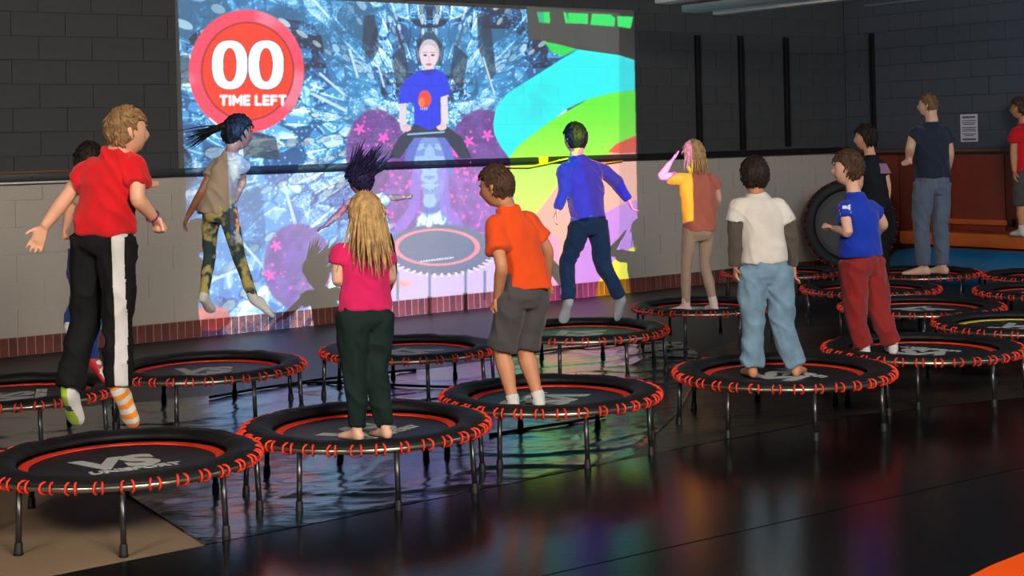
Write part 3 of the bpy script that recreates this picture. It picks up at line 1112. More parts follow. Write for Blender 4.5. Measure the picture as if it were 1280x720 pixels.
def ring_mesh(m):
    b = MB()
    b.loft([[Vector((r_ * math.cos(a), r_ * math.sin(a), z_)) for r_, z_ in ((.424, MAT_Z + .001), (.474, MAT_Z + .001), (.472, MAT_Z + .006), (.426, MAT_Z + .006))]
            for a in np.linspace(0, 2 * math.pi, 64, endpoint=False)], closed=True)
    return sharp(b.mesh('band', m), .5)


me_band, me_bandy = ring_mesh(m_ring), ring_mesh(m_ringy)
b = MB()
b.tube([(0, 0, TRIM_Z - .012), (.012, 0, .030)], [.0135, .0135], 10)
me_leg = b.mesh('leg', m_leg)
b = MB()
b.tube([(.0105, 0, .055), (.011, 0, .045), (.012, 0, .012), (.012, 0, .002)], [.0145, .0175, .019, .022], 10)
me_foot = b.mesh('foot', m_footr)
b = MB()
b.tube([(.027 * math.cos(a), 0, .0245 * math.sin(a)) for a in np.linspace(0, 2 * math.pi, 9, endpoint=False)], .0060, 5, closed=True)
me_cord = b.mesh('bungee_loop', m_cord)
me_vs = text_mesh('VS', 'logo', m_logo, .34, .0008, .016)
me_vs2 = text_mesh('UNISPORT', 'logo_line', m_logo, .088, .0008, .004)

NB = 34
cord_xf = []
for k in range(NB):
    for s_ in (-1, 1):
        a = 2 * math.pi * k / NB + s_ * .026 + random.uniform(-.008, .008)
        cord_xf.append((a, s_ * random.uniform(.1, .35)))
b = MB()
for a, tw in cord_xf:
    mtx = Matrix.Rotation(a, 4, 'Z') @ Matrix.Translation((TR - .004, 0, TRIM_Z + .002)) @ Matrix.Rotation(tw, 4, 'Z')
    b.tube([mtx @ Vector((.027 * math.cos(t_), 0, .0245 * math.sin(t_))) for t_ in np.linspace(0, 2 * math.pi, 7, endpoint=False)], .0060, 4, closed=True)
me_cords = b.mesh('bungee_loops', m_cord)


def trampoline(x, y, label, sc=1.0, rz=0.0, logo=0.0, near=False, band=None, skirt=0, legrot=20, M=None, legs=8):
    o = thing('trampoline', (x, y, 0), label, 'trampoline', 'round fitness trampolines', rz)
    o.scale = (sc, sc, 1)
    if M is not None:
        o.matrix_world = M
    link('rim', me_rim, o)
    link('skirt', me_skirts[skirt % 3], o)
    link('jump_mat', me_mat, o)
    link('band', band or me_band, o)
    lg = link('logo', me_vs, o)
    lg.rotation_euler = (0, 0, logo)
    lg.location = Matrix.Rotation(logo, 3, 'Z') @ Vector((-.02, .01, MAT_Z + .001))
    l2 = link('logo_line', me_vs2, o)
    l2.rotation_euler = (0, 0, logo)
    l2.location = Matrix.Rotation(logo, 3, 'Z') @ Vector((0.02, -.155, MAT_Z + .001))
    for k in range(legs):
        a = math.radians(legrot + 45 * k)
        L_ = link('leg', me_leg, o)
        L_.location = ((TR - .012) * math.cos(a), (TR - .012) * math.sin(a), 0)
        L_.rotation_euler = (0, 0, a)
        link('foot', me_foot, L_)
    if near:
        for a, tw in cord_xf:
            c = link('bungee_loop', me_cord, o)
            c.location = ((TR - .004) * math.cos(a), (TR - .004) * math.sin(a), TRIM_Z + .002)
            c.rotation_euler = (0, 0, a + tw)
    else:
        link('bungee_loops', me_cords, o, kind='stuff')
    return o


R_ = math.radians
trampoline(-1.815, 6.96, 'large empty-topped trampoline in the lower left corner with readable VS logo', .98, 0, R_(28), True, skirt=0, legrot=14)
trampoline(-.765, 7.61, 'trampoline under the bare feet of the girl in the pink shirt', .97, .3, R_(40), True, skirt=1, legrot=2)
trampoline(.18, 8.41, 'trampoline under the boy in orange shirt and grey shorts', .955, .9, R_(-170), True, skirt=2, legrot=10)
trampoline(1.58, 9.03, 'trampoline under the boy in white shirt and pale jeans', 1.02, 1.7, R_(20), True, skirt=0, legrot=-2)
trampoline(2.63, 9.86, 'trampoline under the boy in blue shirt and red trousers', 1.0, 2.2, R_(10), True, skirt=1, legrot=36)
trampoline(-2.0, 9.78, 'empty trampoline below the girl with the flying ponytail', .99, 2.9, R_(-160), skirt=2, legrot=8)
trampoline(-.74, 10.42, 'trampoline half hidden behind the girl in the pink shirt', .95, .5, R_(-150), skirt=0, legrot=32)
trampoline(.48, 11.2, 'trampoline lit green below the jumping boy in navy', 1.0, 1.2, R_(-170), skirt=1, legrot=4)
trampoline(1.55, 12.60, 'trampoline under the girl in beige leggings', .92, 2.5, R_(10), skirt=2, legrot=15)
trampoline(3.25, 12.20, 'empty trampoline behind the boy in red trousers', 1.02, .1, R_(-165), skirt=0, legrot=26)
trampoline(-2.96, 8.96, 'dark trampoline cut by the left edge behind the boy in red', .94, .8, R_(60), skirt=1, legrot=30)
trampoline(3.66, 10.97, 'trampoline with yellow band at the right edge of the picture', 1.0, 1.9, R_(-160), skirt=2, legrot=11, band=me_bandy)
trampoline(4.62, 13.15, 'trampoline at the right edge behind the one with the yellow-lit band', 1.0, 1.1, R_(-150), skirt=0, legrot=40)
trampoline(3.20, 13.72, 'far trampoline below the dark-haired boy by the corner', .97, 1.5, R_(-170), skirt=1, legrot=17)
trampoline(4.00, 15.10, 'far trampoline under the barefoot man in grey trousers', .95, 2.0, R_(20), skirt=2, legrot=3)
trampoline(2.72, 15.55, 'farthest trampoline behind the boy in white near the wall', .95, .7, R_(40), skirt=0, legrot=22)
trampoline(5.12, 14.5, 'grey-topped far trampoline beside the blue pad', 1.0, 2.7, R_(80), skirt=1, legrot=9)

# one stood on edge against the wall by the corner
cpt = P(1063, 281, 17.95)
tilt = math.radians(78)
nf = Vector((-.12, -1, 0)).normalized()
za = (nf * math.sin(tilt) + UP * math.cos(tilt)).normalized()
xa = UP.cross(za).normalized()
ya = za.cross(xa)
Ml = Matrix((xa * .86, ya * .86, za)).transposed().to_4x4()
Ml.translation = cpt - za * .29
trampoline(0, 0, 'trampoline standing on edge, leaning on the beige wall by the corner', .86, 0, R_(50), skirt=2, legrot=22, M=Ml, legs=0, band=ring_mesh(mat('dark_band', srgb(44, 40, 40), .6)))

# ------------------------------------------------------------------ people
def smooth01(a, b, x):
    t = min(max((x - a) / (b - a), 0), 1)
    return t * t * (3 - 2 * t)


def gauss(p, c, w):
    d = (p - Vector(c))
    return math.exp(-d.length_squared / (w * w))


def head_point(d):
    """unit direction -> point on a head about 0.21 m tall (y = face)"""
    x, y, z = d
    a, b_, c = .074, .092, .106
    jaw = max(0, -z)
    sx = 1 - .30 * jaw ** 1.4
    yy = y * b_
    if y < 0:
        yy *= 1 - .38 * jaw ** 1.3
    else:
        yy *= .97 - .04 * jaw
    p = Vector((x * a * sx, yy, z * c))
    f = 0.0
    f += .020 * gauss(d, (0, .98, -.20), .17) + .010 * gauss(d, (0, .99, -.02), .13)
    f -= .007 * (gauss(d, (.36, .90, .05), .2) + gauss(d, (-.36, .90, .05), .2))
    f += .004 * (gauss(d, (.3, .92, .27), .25) + gauss(d, (-.3, .92, .27), .25))
    f += .007 * gauss(d, (0, .88, -.47), .16)
    f += .010 * gauss(d, (0, .68, -.78), .22)
    f += .003 * (gauss(d, (.5, .75, -.3), .3) + gauss(d, (-.5, .75, -.3), .3))
    return p + Vector((0, 1, .05)) * f + Vector((0, 1, 0)) * .004 * jaw


def sphere_dirs(nu, nv):
    out = []
    for i in range(nv + 1):
        ph = math.pi * (i / nv - .5)
        ph = max(min(ph, math.pi / 2 - .03), -math.pi / 2 + .03)
        out.append([Vector((math.cos(ph) * math.cos(2 * math.pi * j / nu), math.cos(ph) * math.sin(2 * math.pi * j / nu), math.sin(ph))) for j in range(nu)])
    return out


HEAD_RINGS = [[head_point(d) for d in r] for r in sphere_dirs(40, 30)]


def ear_rings(sx):
    rings = []
    for k in range(7):
        a = math.pi * (k / 6 - .5)
        rr_ = math.cos(a) * .9 + .12
        cz = math.sin(a) * .030
        c = Vector((sx * (.070 + .004), -.006 - .006 * math.sin(a), -.004 + cz))
        rings.append([c + Vector((sx * .011 * rr_ * math.cos(q) + sx * .004 * math.sin(a), .017 * rr_ * math.sin(q), 0)) for q in np.linspace(0, 2 * math.pi, 8, endpoint=False)])
    return rings


def hairline(y):
    xs = [-1, -.4, -.05, .18, .45, .75, 1]
    zs = [-.62, -.55, -.38, .12, .42, .50, .48]
    return float(np.interp(y, xs, zs))


def hair_cap(seed, thick=.014, topv=.012, nz=.007, fringe=0.0, nape=0.0):
    rings = []
    for r in sphere_dirs(56, 38):
        ring = []
        for d in r:
            p = head_point(d)
            f = d.z - (hairline(d.y) - fringe * max(0, d.y) - nape * max(0, -d.y)) + .05 * noise.noise(d * 9 + Vector((seed, 0, 0)))
            s_ = smooth01(-.06, .09, f)
            n_ = noise.noise(Vector((d.x * 5, d.y * 5, d.z * 2)) * 1.6 + Vector((0, seed, 0))) * nz + noise.noise(Vector((d.x * 16, d.y * 16, d.z * 5)) + Vector((0, seed, 3))) * nz * .7
            off = s_ * (thick + topv * max(0, d.z) + n_ * (0.6 + max(0, d.z))) - (1 - s_) * .012
            ring.append(p + p.normalized() * off)
        rings.append(ring)
    return rings


def ortho(ax, ref):
    v = ref - ax * ref.dot(ax)
    return v.normalized() if v.length > 1e-5 else ax.orthogonal().normalized()


def ellipse_ring(c, u, v, n=20, e=2.4):
    out = []
    for j in range(n):
        a = 2 * math.pi * j / n
        ca, sa = math.cos(a), math.sin(a)
        k = (abs(ca) ** e + abs(sa) ** e) ** (-1 / e)
        out.append(c + u * (ca * k) + v * (sa * k))
    return out


def add_hand(mb, wr, tip_dir, side_ref, k, pose, thumb):
    """palm and five separate fingers; side_ref = across the knuckles, thumb = +1/-1 side"""
    t = tip_dir.normalized()
    u = ortho(t, side_ref)
    n = t.cross(u)
    rings = []
    for a, w_, h_ in ((-.015, .019, .015), (.012, .024, .014), (.045, .034, .0135), (.072, .033, .012)):
        rings.append(ellipse_ring(wr + t * a * k, u * w_ * k, n * h_ * k, 12, 2.6))
    mb.loft(rings)
    curl = {'open': (.10, .12, .1), 'relaxed': (.45, .5, .35), 'fist': (1.35, 1.5, 1.1), 'hold': (1.0, 1.1, .8)}[pose]
    spread = {'open': .17, 'relaxed': .05, 'fist': 0, 'hold': .02}[pose]
    for i, (off, ln) in enumerate(((-.0255, .052), (-.0085, .060), (.0085, .056), (.0255, .044))):
        off = off * thumb * -1
        d = (t + u * (spread * (off / .0255))).normalized()
        p = wr + (t * .066 + u * off) * k
        pts = [p - d * .012 * k, p]
        ang = 0
        for seg, cu in zip((.42, .32, .26), curl):
            ang += cu
            dd = d * math.cos(ang) + n * math.sin(ang)
            p = p + dd * ln * seg * k
            pts.append(p)
        mb.tube(pts, [.0082 * k, .0082 * k, .0078 * k, .0072 * k, .0060 * k], 8)
    base = wr + (t * .018 + u * .026 * thumb) * k
    d = (t * .75 + u * .75 * thumb + n * .35).normalized()
    if pose in ('fist', 'hold'):
        d = (t * .9 + u * .25 * thumb + n * .6).normalized()
    p1 = base + d * .030 * k
    p2 = p1 + (d * .8 + t * .4 + n * (.5 if pose != 'open' else .1)).normalized() * .026 * k
    mb.tube([base - d * .01 * k, base, p1, p2], [.0105 * k, .011 * k, .0092 * k, .0070 * k], 8)


def foot_rings(ankle, heel, toe, k, inf=0.0):
    """closed loft from heel to toe; all points at sole-centre height"""
    t = (toe - heel)
    L = t.length
    t = t / L
    u = ortho(t, (ankle - heel).cross(t) if (ankle - heel).cross(t).length > 1e-4 else Vector((1, 0, 0)))
    n = u.cross(t)
    if n.dot(ankle - heel) < 0:
        n = -n
    rings = []
    for a, w_, lo, hi in ((-.10, .012, .0, .03), (-.03, .024, -.014, .045), (.10, .030, -.016, .062), (.28, .029, -.012, .060), (.45, .031, -.012, .044), (.65, .038, -.014, .032),
                          (.85, .038, -.014, .022), (.97, .028, -.012, .014), (1.03, .012, -.006, .006)):
        c = heel + t * (a * L) + n * ((lo + hi) / 2 * k)
        rings.append(ellipse_ring(c, u * ((w_ + inf) * k), n * (((hi - lo) / 2 + inf) * k), 14, 2.3))
    return rings, u


def limb(mb, pts, radii, seg=12):
    """smooth tube through joints"""
    P_ = [Vector(p) for p in pts]
    out, rad = [], []
    for i in range(len(P_) - 1):
        p0, p1, p2, p3 = P_[max(i - 1, 0)], P_[i], P_[i + 1], P_[min(i + 2, len(P_) - 1)]
        n = 5
        for q in range(n):
            t = q / n
            a = .5 * ((2 * p1) + (p2 - p0) * t + (2 * p0 - 5 * p1 + 4 * p2 - p3) * t * t + (-p0 + 3 * p1 - 3 * p2 + p3) * t ** 3)
            lin_ = p1.lerp(p2, t)
            out.append(lin_.lerp(a, .5))
            rad.append(radii[i] * (1 - t) + radii[i + 1] * t)
    out.append(P_[-1])
    rad.append(radii[-1])
    mb.tube(out, rad, seg)


def folds(me, base, amp, freq, seed, axis=Vector((0, 0, 1))):
    n = len(me.vertices)
    co = np.empty(n * 3, np.float32)
    no = np.empty(n * 3, np.float32)
    me.vertices.foreach_get('co', co)
    me.vertex_normals.foreach_get('vector', no)
    co, no = co.reshape(-1, 3), no.reshape(-1, 3)
    sv = Vector((seed, seed * 1.7, 0))
    for i in range(n):
        p = Vector(co[i])
        q = Vector((p.x * 1.0 + p.z * .55, p.y, p.z * .5 - p.x * .35)) * freq + sv
        w = noise.noise(q * .5) * 1.2
        r = 1 - 2 * abs(noise.noise(q + Vector((w, w, 0))))
        d = amp * 2.2 * (max(r, -.2) * abs(r) * .9 + .45 * noise.noise(q * 2.6) - .1)
        co[i] += no[i] * d
    me.vertices.foreach_set('co', co.ravel())
    me.update()


def set_mats(me, mats):
    me.materials.clear()
    for m in mats:
        me.materials.append(m)
    me.polygons.foreach_set('use_smooth', [True] * len(me.polygons))


def shift(me, base):
    me.transform(Matrix.Translation(-base))


def cloth(name, col, rough=.85, bump=(260, .12, 2), var=(9, .08), sheen=.15):
    return mat(name, col, rough, spec=.25, bump=bump, var=var, sheen=sheen)


def skin(tone):
    tones = {'fair': srgb(214, 158, 128), 'tan': srgb(196, 134, 98), 'pale': srgb(220, 172, 146), 'brown': srgb(150, 98, 72)}
    return mat('skin_' + tone, tones[tone], .5, spec=.4, bump=(90, .05, 3), var=(14, .05))


m_lip = mat('lips', srgb(190, 96, 88), .45)
m_eye = mat('eye_white', srgb(225, 222, 218), .25)
m_iris = mat('iris_dark', srgb(40, 30, 26), .2)


def hairmat(name, col):
    return mat('hair_' + name, col, .6, spec=.25, bump=(55, .6, 4, (1, 1, .18)), var=(30, .35))


HAIR = {'blond': hairmat('blond', srgb(132, 100, 66)), 'dark': hairmat('dark', srgb(38, 27, 22)), 'brown': hairmat('brown', srgb(72, 50, 36)),
        'black': hairmat('black', srgb(18, 16, 18)), 'gold': hairmat('gold', srgb(180, 144, 96)), 'sandy': hairmat('sandy', srgb(110, 84, 60))}


def strands(mb, starts, lens, dirs, r0, seed, wave=.012, steps=7, grav=0.0):
    for i, (s_, L_, d_) in enumerate(zip(starts, lens, dirs)):
        p = Vector(s_)
        d = Vector(d_).normalized()
        pts, rad = [p.copy()], [r0]
        for q in range(steps):
            d = (d + Vector((noise.noise(Vector((i * 3.1, q * .6, seed))), noise.noise(Vector((i * 2.3, q * .6, seed + 9))), 0)) * wave * 8 - UP * grav).normalized()
            p = p + d * (L_ / steps)
            pts.append(p.copy())
            rad.append(r0 * (1 - .85 * ((q + 1) / steps) ** 1.6))
        mb.tube(pts, rad, 6, flat=.55)


def person(label, z, J, yaw=37, head=0, hpitch=0, hroll=0, hs=1.0, D={}, tone='fair', hair=('brown', {}), shirt=None, pants=None, feet=None,
           hands=('relaxed', 'relaxed'), stand=None, group='children on the trampolines', hip_w=None, voxel=.0062, thin=1.0, extra=None, undersleeve=None, side=Vector((0, 1, 0))):
    """J: photo pixels of the joints; D: depth offsets in metres; l / r are picture left / right"""
    ty = math.tan(math.radians(yaw))
    W = {}
    scx = (J['ls'][0] + J['rs'][0]) / 2
    hcx = (J['lh'][0] + J['rh'][0]) / 2
    for k_, (px, py) in J.items():
        dz = D.get(k_, 0.0)
        if k_ in ('ls', 'rs'):
            dz += (px - scx) / F * z * ty
        if k_ in ('lh', 'rh'):
            dz += (px - hcx) / F * z * ty
        W[k_] = P(px, py, z + dz)
    # arms and legs carry on from the depth of their roots
    for s_ in 'lr':
        d = W[s_ + 's'].y - z
        for q in ('e', 'w', 'f'):
            px, py = J[s_ + q]
            W[s_ + q] = P(px, py, z + d + D.get(s_ + q, 0))
        d = (W[s_ + 'h'].y - z) * .8
        for q in ('k', 'a', 't'):
            px, py = J[s_ + q]
            W[s_ + q] = P(px, py, z + d + D.get(s_ + q, 0))
    tall = (W['neck'] - (W['la'] + W['ra']) / 2).length / .80
    tall = max(min(tall, 1.9), 1.05)
    k = tall / 1.35
    if stand is not None:
        for s_ in 'lr':
            W[s_ + 'a'].z = stand + .066 * k
            W[s_ + 't'].z = stand + .016 * k
    base = Vector(((W['la'].x + W['ra'].x) / 2, (W['la'].y + W['ra'].y) / 2, min(W['lt'].z, W['rt'].z, W['la'].z - .06, W['ra'].z - .06)))
    root = thing('person', base, label, 'person', group)
    th = thin
    # ---------------- head frame
    fa = math.radians(head)
    fwd = Vector((-math.sin(fa), math.cos(fa), 0))
    rgt = fwd.cross(UP)
    M = Matrix((rgt, fwd, UP)).transposed()
    M = Matrix.Rotation(math.radians(hroll), 3, fwd) @ Matrix.Rotation(math.radians(hpitch), 3, rgt) @ M
    HS = hs * (.94 + .06 * k)

    def HP(p):
        return W['head'] + M @ (Vector(p) * HS)
    # ---------------- body: one continuous figure
    mb = MB()
    mb.loft([[HP(p) for p in r] for r in HEAD_RINGS])
    for sx in (-1, 1):
        mb.loft([[HP(p) for p in r] for r in ear_rings(sx)])
    sh_c, hip_c = (W['ls'] + W['rs']) / 2, (W['lh'] + W['rh']) / 2
    limb(mb, [HP((0, -.022, -.03)), HP((0, -.026, -.085)), W['neck'] - (W['neck'] - sh_c) * .1, sh_c.lerp(hip_c, .08)], [.050 * k, .043 * k, .047 * k, .06 * k])
    upax = (sh_c - hip_c).normalized()
    us = ortho(upax, W['rs'] - W['ls'])
    uh = ortho(upax, W['rh'] - W['lh'])
    sw = (W['rs'] - W['ls']).length / 2
    hw = (W['rh'] - W['lh']).length / 2 + .045 * k * th
    TL = (sh_c - hip_c).length

    def torso_ring(t, w_, d_, off=0.0, n=20):
        c = hip_c.lerp(sh_c, t)
        u = uh.lerp(us, min(max(t, 0), 1)).normalized()
        v = upax.cross(u)
        return ellipse_ring(c + v * off, u * w_, v * d_, n, 2.35)
    mb.loft([torso_ring(-.10, hw * .7, .07 * k), torso_ring(.05, hw * .92, .085 * k), torso_ring(.35, hw * .85, .075 * k), torso_ring(.7, sw * .78, .066 * k), torso_ring(.90, sw * .72, .050 * k), torso_ring(1.0, sw * .45, .042 * k)])
    long_p = pants and pants.get('end', 1.96) > 1
    lk_ = .80 if long_p else 1.0
    lk2_ = .86 if long_p else 1.0
    arm_r = [.030 * k * th, .036 * k * th, .034 * k * th, .034 * k * th, .023 * k * th]
    for s_ in 'lr':
        s0, e0, w0 = W[s_ + 's'], W[s_ + 'e'], W[s_ + 'w']
        limb(mb, [s0.lerp(sh_c, .30) - upax * .035 * k, s0.lerp(e0, .3), e0, e0.lerp(w0, .35), w0], arm_r)
        hd = W[s_ + 'f'] - w0
        add_hand(mb, w0, hd, side, k, hands[0 if s_ == 'l' else 1], -1 if s_ == 'l' else 1)
        h0, k0, a0 = W[s_ + 'h'], W[s_ + 'k'], W[s_ + 'a']
        limb(mb, [h0.lerp(hip_c, .1), h0.lerp(k0, .45), k0, k0.lerp(a0, .32), k0.lerp(a0, .75), a0], [x * k * th * lk_ for x in (.072, .064, .047, .050)] + [.034 * k * th * lk2_, .031 * k * th])
        tdir = (W[s_ + 't'] - a0)
        if stand is not None:
            fl = Vector((tdir.x, tdir.y, 0)).normalized()
            heel = Vector((a0.x, a0.y, stand + .016 * k)) - fl * .03 * k
            toe = heel + fl * .185 * k
            W[s_ + 'heel'], W[s_ + 'toe'] = heel, toe
        else:
            dn = (a0 - k0).normalized()
            fl = tdir.normalized()
            heel = a0 + dn * .035 * k - fl * .02 * k
            W[s_ + 'heel'], W[s_ + 'toe'] = heel, heel + (W[s_ + 't'] - heel).normalized() * .185 * k
        rings, _ = foot_rings(a0, W[s_ + 'heel'], W[s_ + 'toe'], k)
        mb.loft(rings)
        limb(mb, [k0.lerp(a0, .9), a0, W[s_ + 'heel'].lerp(W[s_ + 'toe'], .22) + (a0 - W[s_ + 'heel']).normalized() * .02 * k], [.032 * k, .031 * k, .028 * k], 10)
    me = remeshed(mb, voxel, 2)
    set_mats(me, [skin(tone), m_lip])
    Mi = M.inverted()
    for pl in me.polygons:
        q = Mi @ (Vector(pl.center) - W['head']) / HS
        if q.y > .06 and abs(q.z + .052) < .008 and abs(q.x) < .022:
            pl.material_index = 1
    shift(me, base)
    me.name = 'body'
    link('body', me, root)
    # ---------------- eyes, brows
    hcol = HAIR[hair[0]]
    for sx in (-1, 1):
        eb = MB()
        c = HP((sx * .028, .0685, .004))
        for mi, (r_, off) in enumerate(((.0115, 0), (.0065, .0062))):
            cc_ = c + M @ Vector((0, off * HS, 0))
            eb.loft([[cc_ + M @ (d * r_ * HS) for d in ring] for ring in sphere_dirs(10, 6)], mi=mi)
        e_ = eb.mesh('eye', [m_eye, m_iris], True, base)
        link('eye', e_, root)
        bb_ = MB()
        bb_.tube([HP((sx * q, y_, z_)) for q, y_, z_ in ((.014, .0885, .024), (.028, .0865, .029), (.044, .077, .026))], [.003 * HS, .0035 * HS, .002 * HS], 6)
        link('eyebrow', bb_.mesh('eyebrow', hcol, True, base), root)
    # ---------------- hair
    ho = dict(hair[1])
    mbh = MB()
    seed = ho.get('seed', len(label))
    mbh.loft([[HP(p) for p in r] for r in hair_cap(seed, ho.get('thick', .014), ho.get('top', .012), ho.get('nz', .007), ho.get('fringe', 0), ho.get('nape', .16))])
    if ho.get('tufts', 260):
        short_tufts(mbh, HP, M, seed, ho)
    if 'strands' in ho:
        ho['strands'](mbh, HP, M, W, seed)
    hm = mbh.mesh('hair', hcol, True, base)
    link('hair', hm, root)
    out = {'root': root, 'W': W, 'base': base, 'k': k, 'HP': HP, 'M': M}
    # ---------------- shirt
    if shirt:
        mb = MB()
        hem = P(*J['hem'], z)
        hemw = shirt['hemw'] / 2 / F * z
        hemw = hemw / math.cos(math.radians(yaw)) * (.9 if yaw else 1)
        dd = shirt.get('depth', .105) * k
        hu = uh
        v = upax.cross(hu)
        vs2 = upax.cross(us)
        low = (hem - hip_c)
        low = upax * low.dot(upax)
        hc = hip_c + low + us * (hem - hip_c).dot(us)
        hemw = max(hemw, hw * pants.get('waist', 1.0) * 1.02 + .008)
        hh_ = Vector((hu.x, hu.y, hu.z * .3)).normalized()
        hv_ = Vector((-hh_.y, hh_.x, 0)).normalized()
        hc.z = hem.z
        rings = [ellipse_ring(hc, hh_ * hemw, hv_ * dd, 24), ellipse_ring(hc.lerp(sh_c, .08), hh_ * hemw, hv_ * dd, 24)]
        for t, w_, d_ in ((.35, .5 * hemw + .5 * sw * .93, dd * .95), (.62, sw * .97, dd * .95), (.80, sw * 1.02, dd * .88), (.90, sw * 1.0, dd * .74), (.97, sw * .86, dd * .60), (1.02, sw * .62, dd * .52)):
            u = hu.lerp(us, t).normalized()
            rings.append(ellipse_ring(hc.lerp(sh_c, t), u * w_, upax.cross(u) * d_, 24))
        nk = sh_c.lerp(W['neck'], .75)
        rings.append(ellipse_ring(nk, us * .058 * k, vs2 * .058 * k, 24))
        mb.loft(rings)
        sl = shirt.get('sleeve', .55)
        for s_ in 'lr':
            s0, e0, w0 = W[s_ + 's'], W[s_ + 'e'], W[s_ + 'w']
            r0 = shirt.get('sr', .058) * k
            if sl <= 1:
                s1 = s0 - upax * .030 * k
                limb(mb, [s1.lerp(sh_c - upax * .03 * k, .42), s1.lerp(sh_c, .12), s1.lerp(e0, sl * .55), s0.lerp(e0, sl)], [r0 * .78, r0 * .86, r0 * .94, r0 * 1.04])
            else:
                s1 = s0 - upax * .03 * k
                limb(mb, [s1.lerp(sh_c - upax * .03 * k, .40), s1.lerp(e0, .15), e0, e0.lerp(w0, .5), e0.lerp(w0, .97)], [r0 * .80, r0 * .95, r0 * .82, r0 * .75, r0 * .62])
        me = remeshed(mb, .0085, 4)
        folds(me, base, shirt.get('fold', .006), shirt.get('freq', 7), seed)
        set_mats(me, shirt['mat'] if isinstance(shirt['mat'], list) else [shirt['mat']])
        out['shirt_bvh'] = BVHTree.FromPolygons([Vector(v_.co) for v_ in me.vertices], [tuple(p_.vertices) for p_ in me.polygons])
        if 'assign' in shirt:
            for pl in me.polygons:
                pl.material_index = shirt['assign'](Vector(pl.center), Vector(pl.normal), W)
        shift(me, base)
        me.name = 'shirt'
        link(shirt.get('name', 'shirt'), me, root)
    if undersleeve:
        for s_ in 'lr':
            mb = MB()
            s0, e0, w0 = W[s_ + 's'], W[s_ + 'e'], W[s_ + 'w']
            limb(mb, [s0.lerp(e0, .4), e0, e0.lerp(w0, .5), e0.lerp(w0, .97)], [.052 * k, .045 * k, .041 * k, .033 * k])
            me = remeshed(mb, .008, 3)
            folds(me, base, .005, 10, seed + 3)
            set_mats(me, [undersleeve])
            shift(me, base)
            link('sleeve', me, root)
    # ---------------- trousers
    if pants:
        mb = MB()
        pw = pants.get('waist', 1.0)
        top = .32
        mb.loft([torso_ring(-.14 * pants.get('crotch', 1), hw * .80 * pw, .070 * k), torso_ring(-.02, hw * 1.02 * pw, .098 * k), torso_ring(.12, hw * 1.0 * pw, .098 * k), torso_ring(top, hw * .90 * pw, .088 * k)])
        r_ = [x * k for x in pants['r']]
        for s_ in 'lr':
            h0, k0, a0 = W[s_ + 'h'], W[s_ + 'k'], W[s_ + 'a']
            e = pants.get('end', 1.96)
            if e > 1:
                endp = k0.lerp(a0, e - 1)
                limb(mb, [h0.lerp(hip_c, .08) + upax * .03, h0.lerp(k0, .4), k0, k0.lerp(a0, (e - 1) * .55), endp], r_)
            else:
                limb(mb, [h0.lerp(hip_c, .08) + upax * .03, h0.lerp(k0, .3), h0.lerp(k0, e * .7), h0.lerp(k0, e)], r_[:4])
        me = remeshed(mb, .0085, 4)
        folds(me, base, pants.get('fold', .006), pants.get('freq', 8), seed + 11)
        set_mats(me, pants['mat'] if isinstance(pants['mat'], list) else [pants['mat']])
        if 'assign' in pants:
            for pl in me.polygons:
                pl.material_index = pants['assign'](Vector(pl.center), Vector(pl.normal), W)
        shift(me, base)
        me.name = 'trousers'
        link(pants.get('name', 'trousers'), me, root)
    # ---------------- socks or shoes
    if feet:
        for s_ in 'lr':
            spec = feet[0 if s_ == 'l' else 1]
            if not spec:
                continue
            a0, k0 = W[s_ + 'a'], W[s_ + 'k']
            mb = MB()
            rings, _ = foot_rings(a0, W[s_ + 'heel'], W[s_ + 'toe'], k, spec.get('inf', .0045))
            if 'cut' in spec:
                pass
            mb.loft(rings)
            if spec.get('up', .2) > 0:
                limb(mb, [a0.lerp(k0, spec.get('up', .2)), a0, W[s_ + 'heel'].lerp(W[s_ + 'toe'], .2) + (a0 - W[s_ + 'heel']).normalized() * .02 * k], [.037 * k, .0365 * k, .034 * k], 12)
            me = remeshed(mb, .006, 3)
            ms = spec['mat'] if isinstance(spec['mat'], list) else [spec['mat']]
            set_mats(me, ms)
            if 'assign' in spec:
                hl, to = W[s_ + 'heel'], W[s_ + 'toe']
                for pl in me.polygons:
                    c = Vector(pl.center)
                    t = (c - hl).dot(to - hl) / (to - hl).length_squared
                    pl.material_index = spec['assign'](t, c, Vector(pl.normal))
            shift(me, base)
            link(spec.get('name', 'sock'), me, root)
    if extra:
        extra(out)
    return out


def short_tufts(mb, HP, M, seed, ho):
    rr_ = random.Random(seed)
    n = 0
    fr, na = ho.get('fringe', 0), ho.get('nape', .16)
    while n < ho.get('tufts', 260):
        d = Vector((rr_.gauss(0, 1), rr_.gauss(0, 1), rr_.gauss(0, 1))).normalized()
        if d.z < hairline(d.y) - fr * max(0, d.y) - na * max(0, -d.y) + .02:
            continue
        n += 1
        nrm = head_point(d).normalized()
        # combed forward and down from the crown
        flow = Vector((d.x * .5, .55 if d.y > -.2 else -.1, -.9 * (1 - max(d.z, 0)) - .1))
        flow = (flow - nrm * flow.dot(nrm)).normalized()
        jit = Vector((rr_.uniform(-.35, .35), rr_.uniform(-.35, .35), rr_.uniform(-.35, .35)))
        p = head_point(d) + nrm * (ho.get('thick', .014) * .75 + ho.get('top', .012) * max(0, d.z) * .8)
        L_ = rr_.uniform(.022, .042) * ho.get('tl', 1.0)
        dirv = (flow + nrm * .28 + jit).normalized()
        pts = [p - flow * .008, p + dirv * L_ * .5 - nrm * .001, p + (dirv - nrm * .35).normalized() * L_]
        mb.tube([HP(q) for q in pts], [.0062, .0052, .0012], 5, flat=.5)


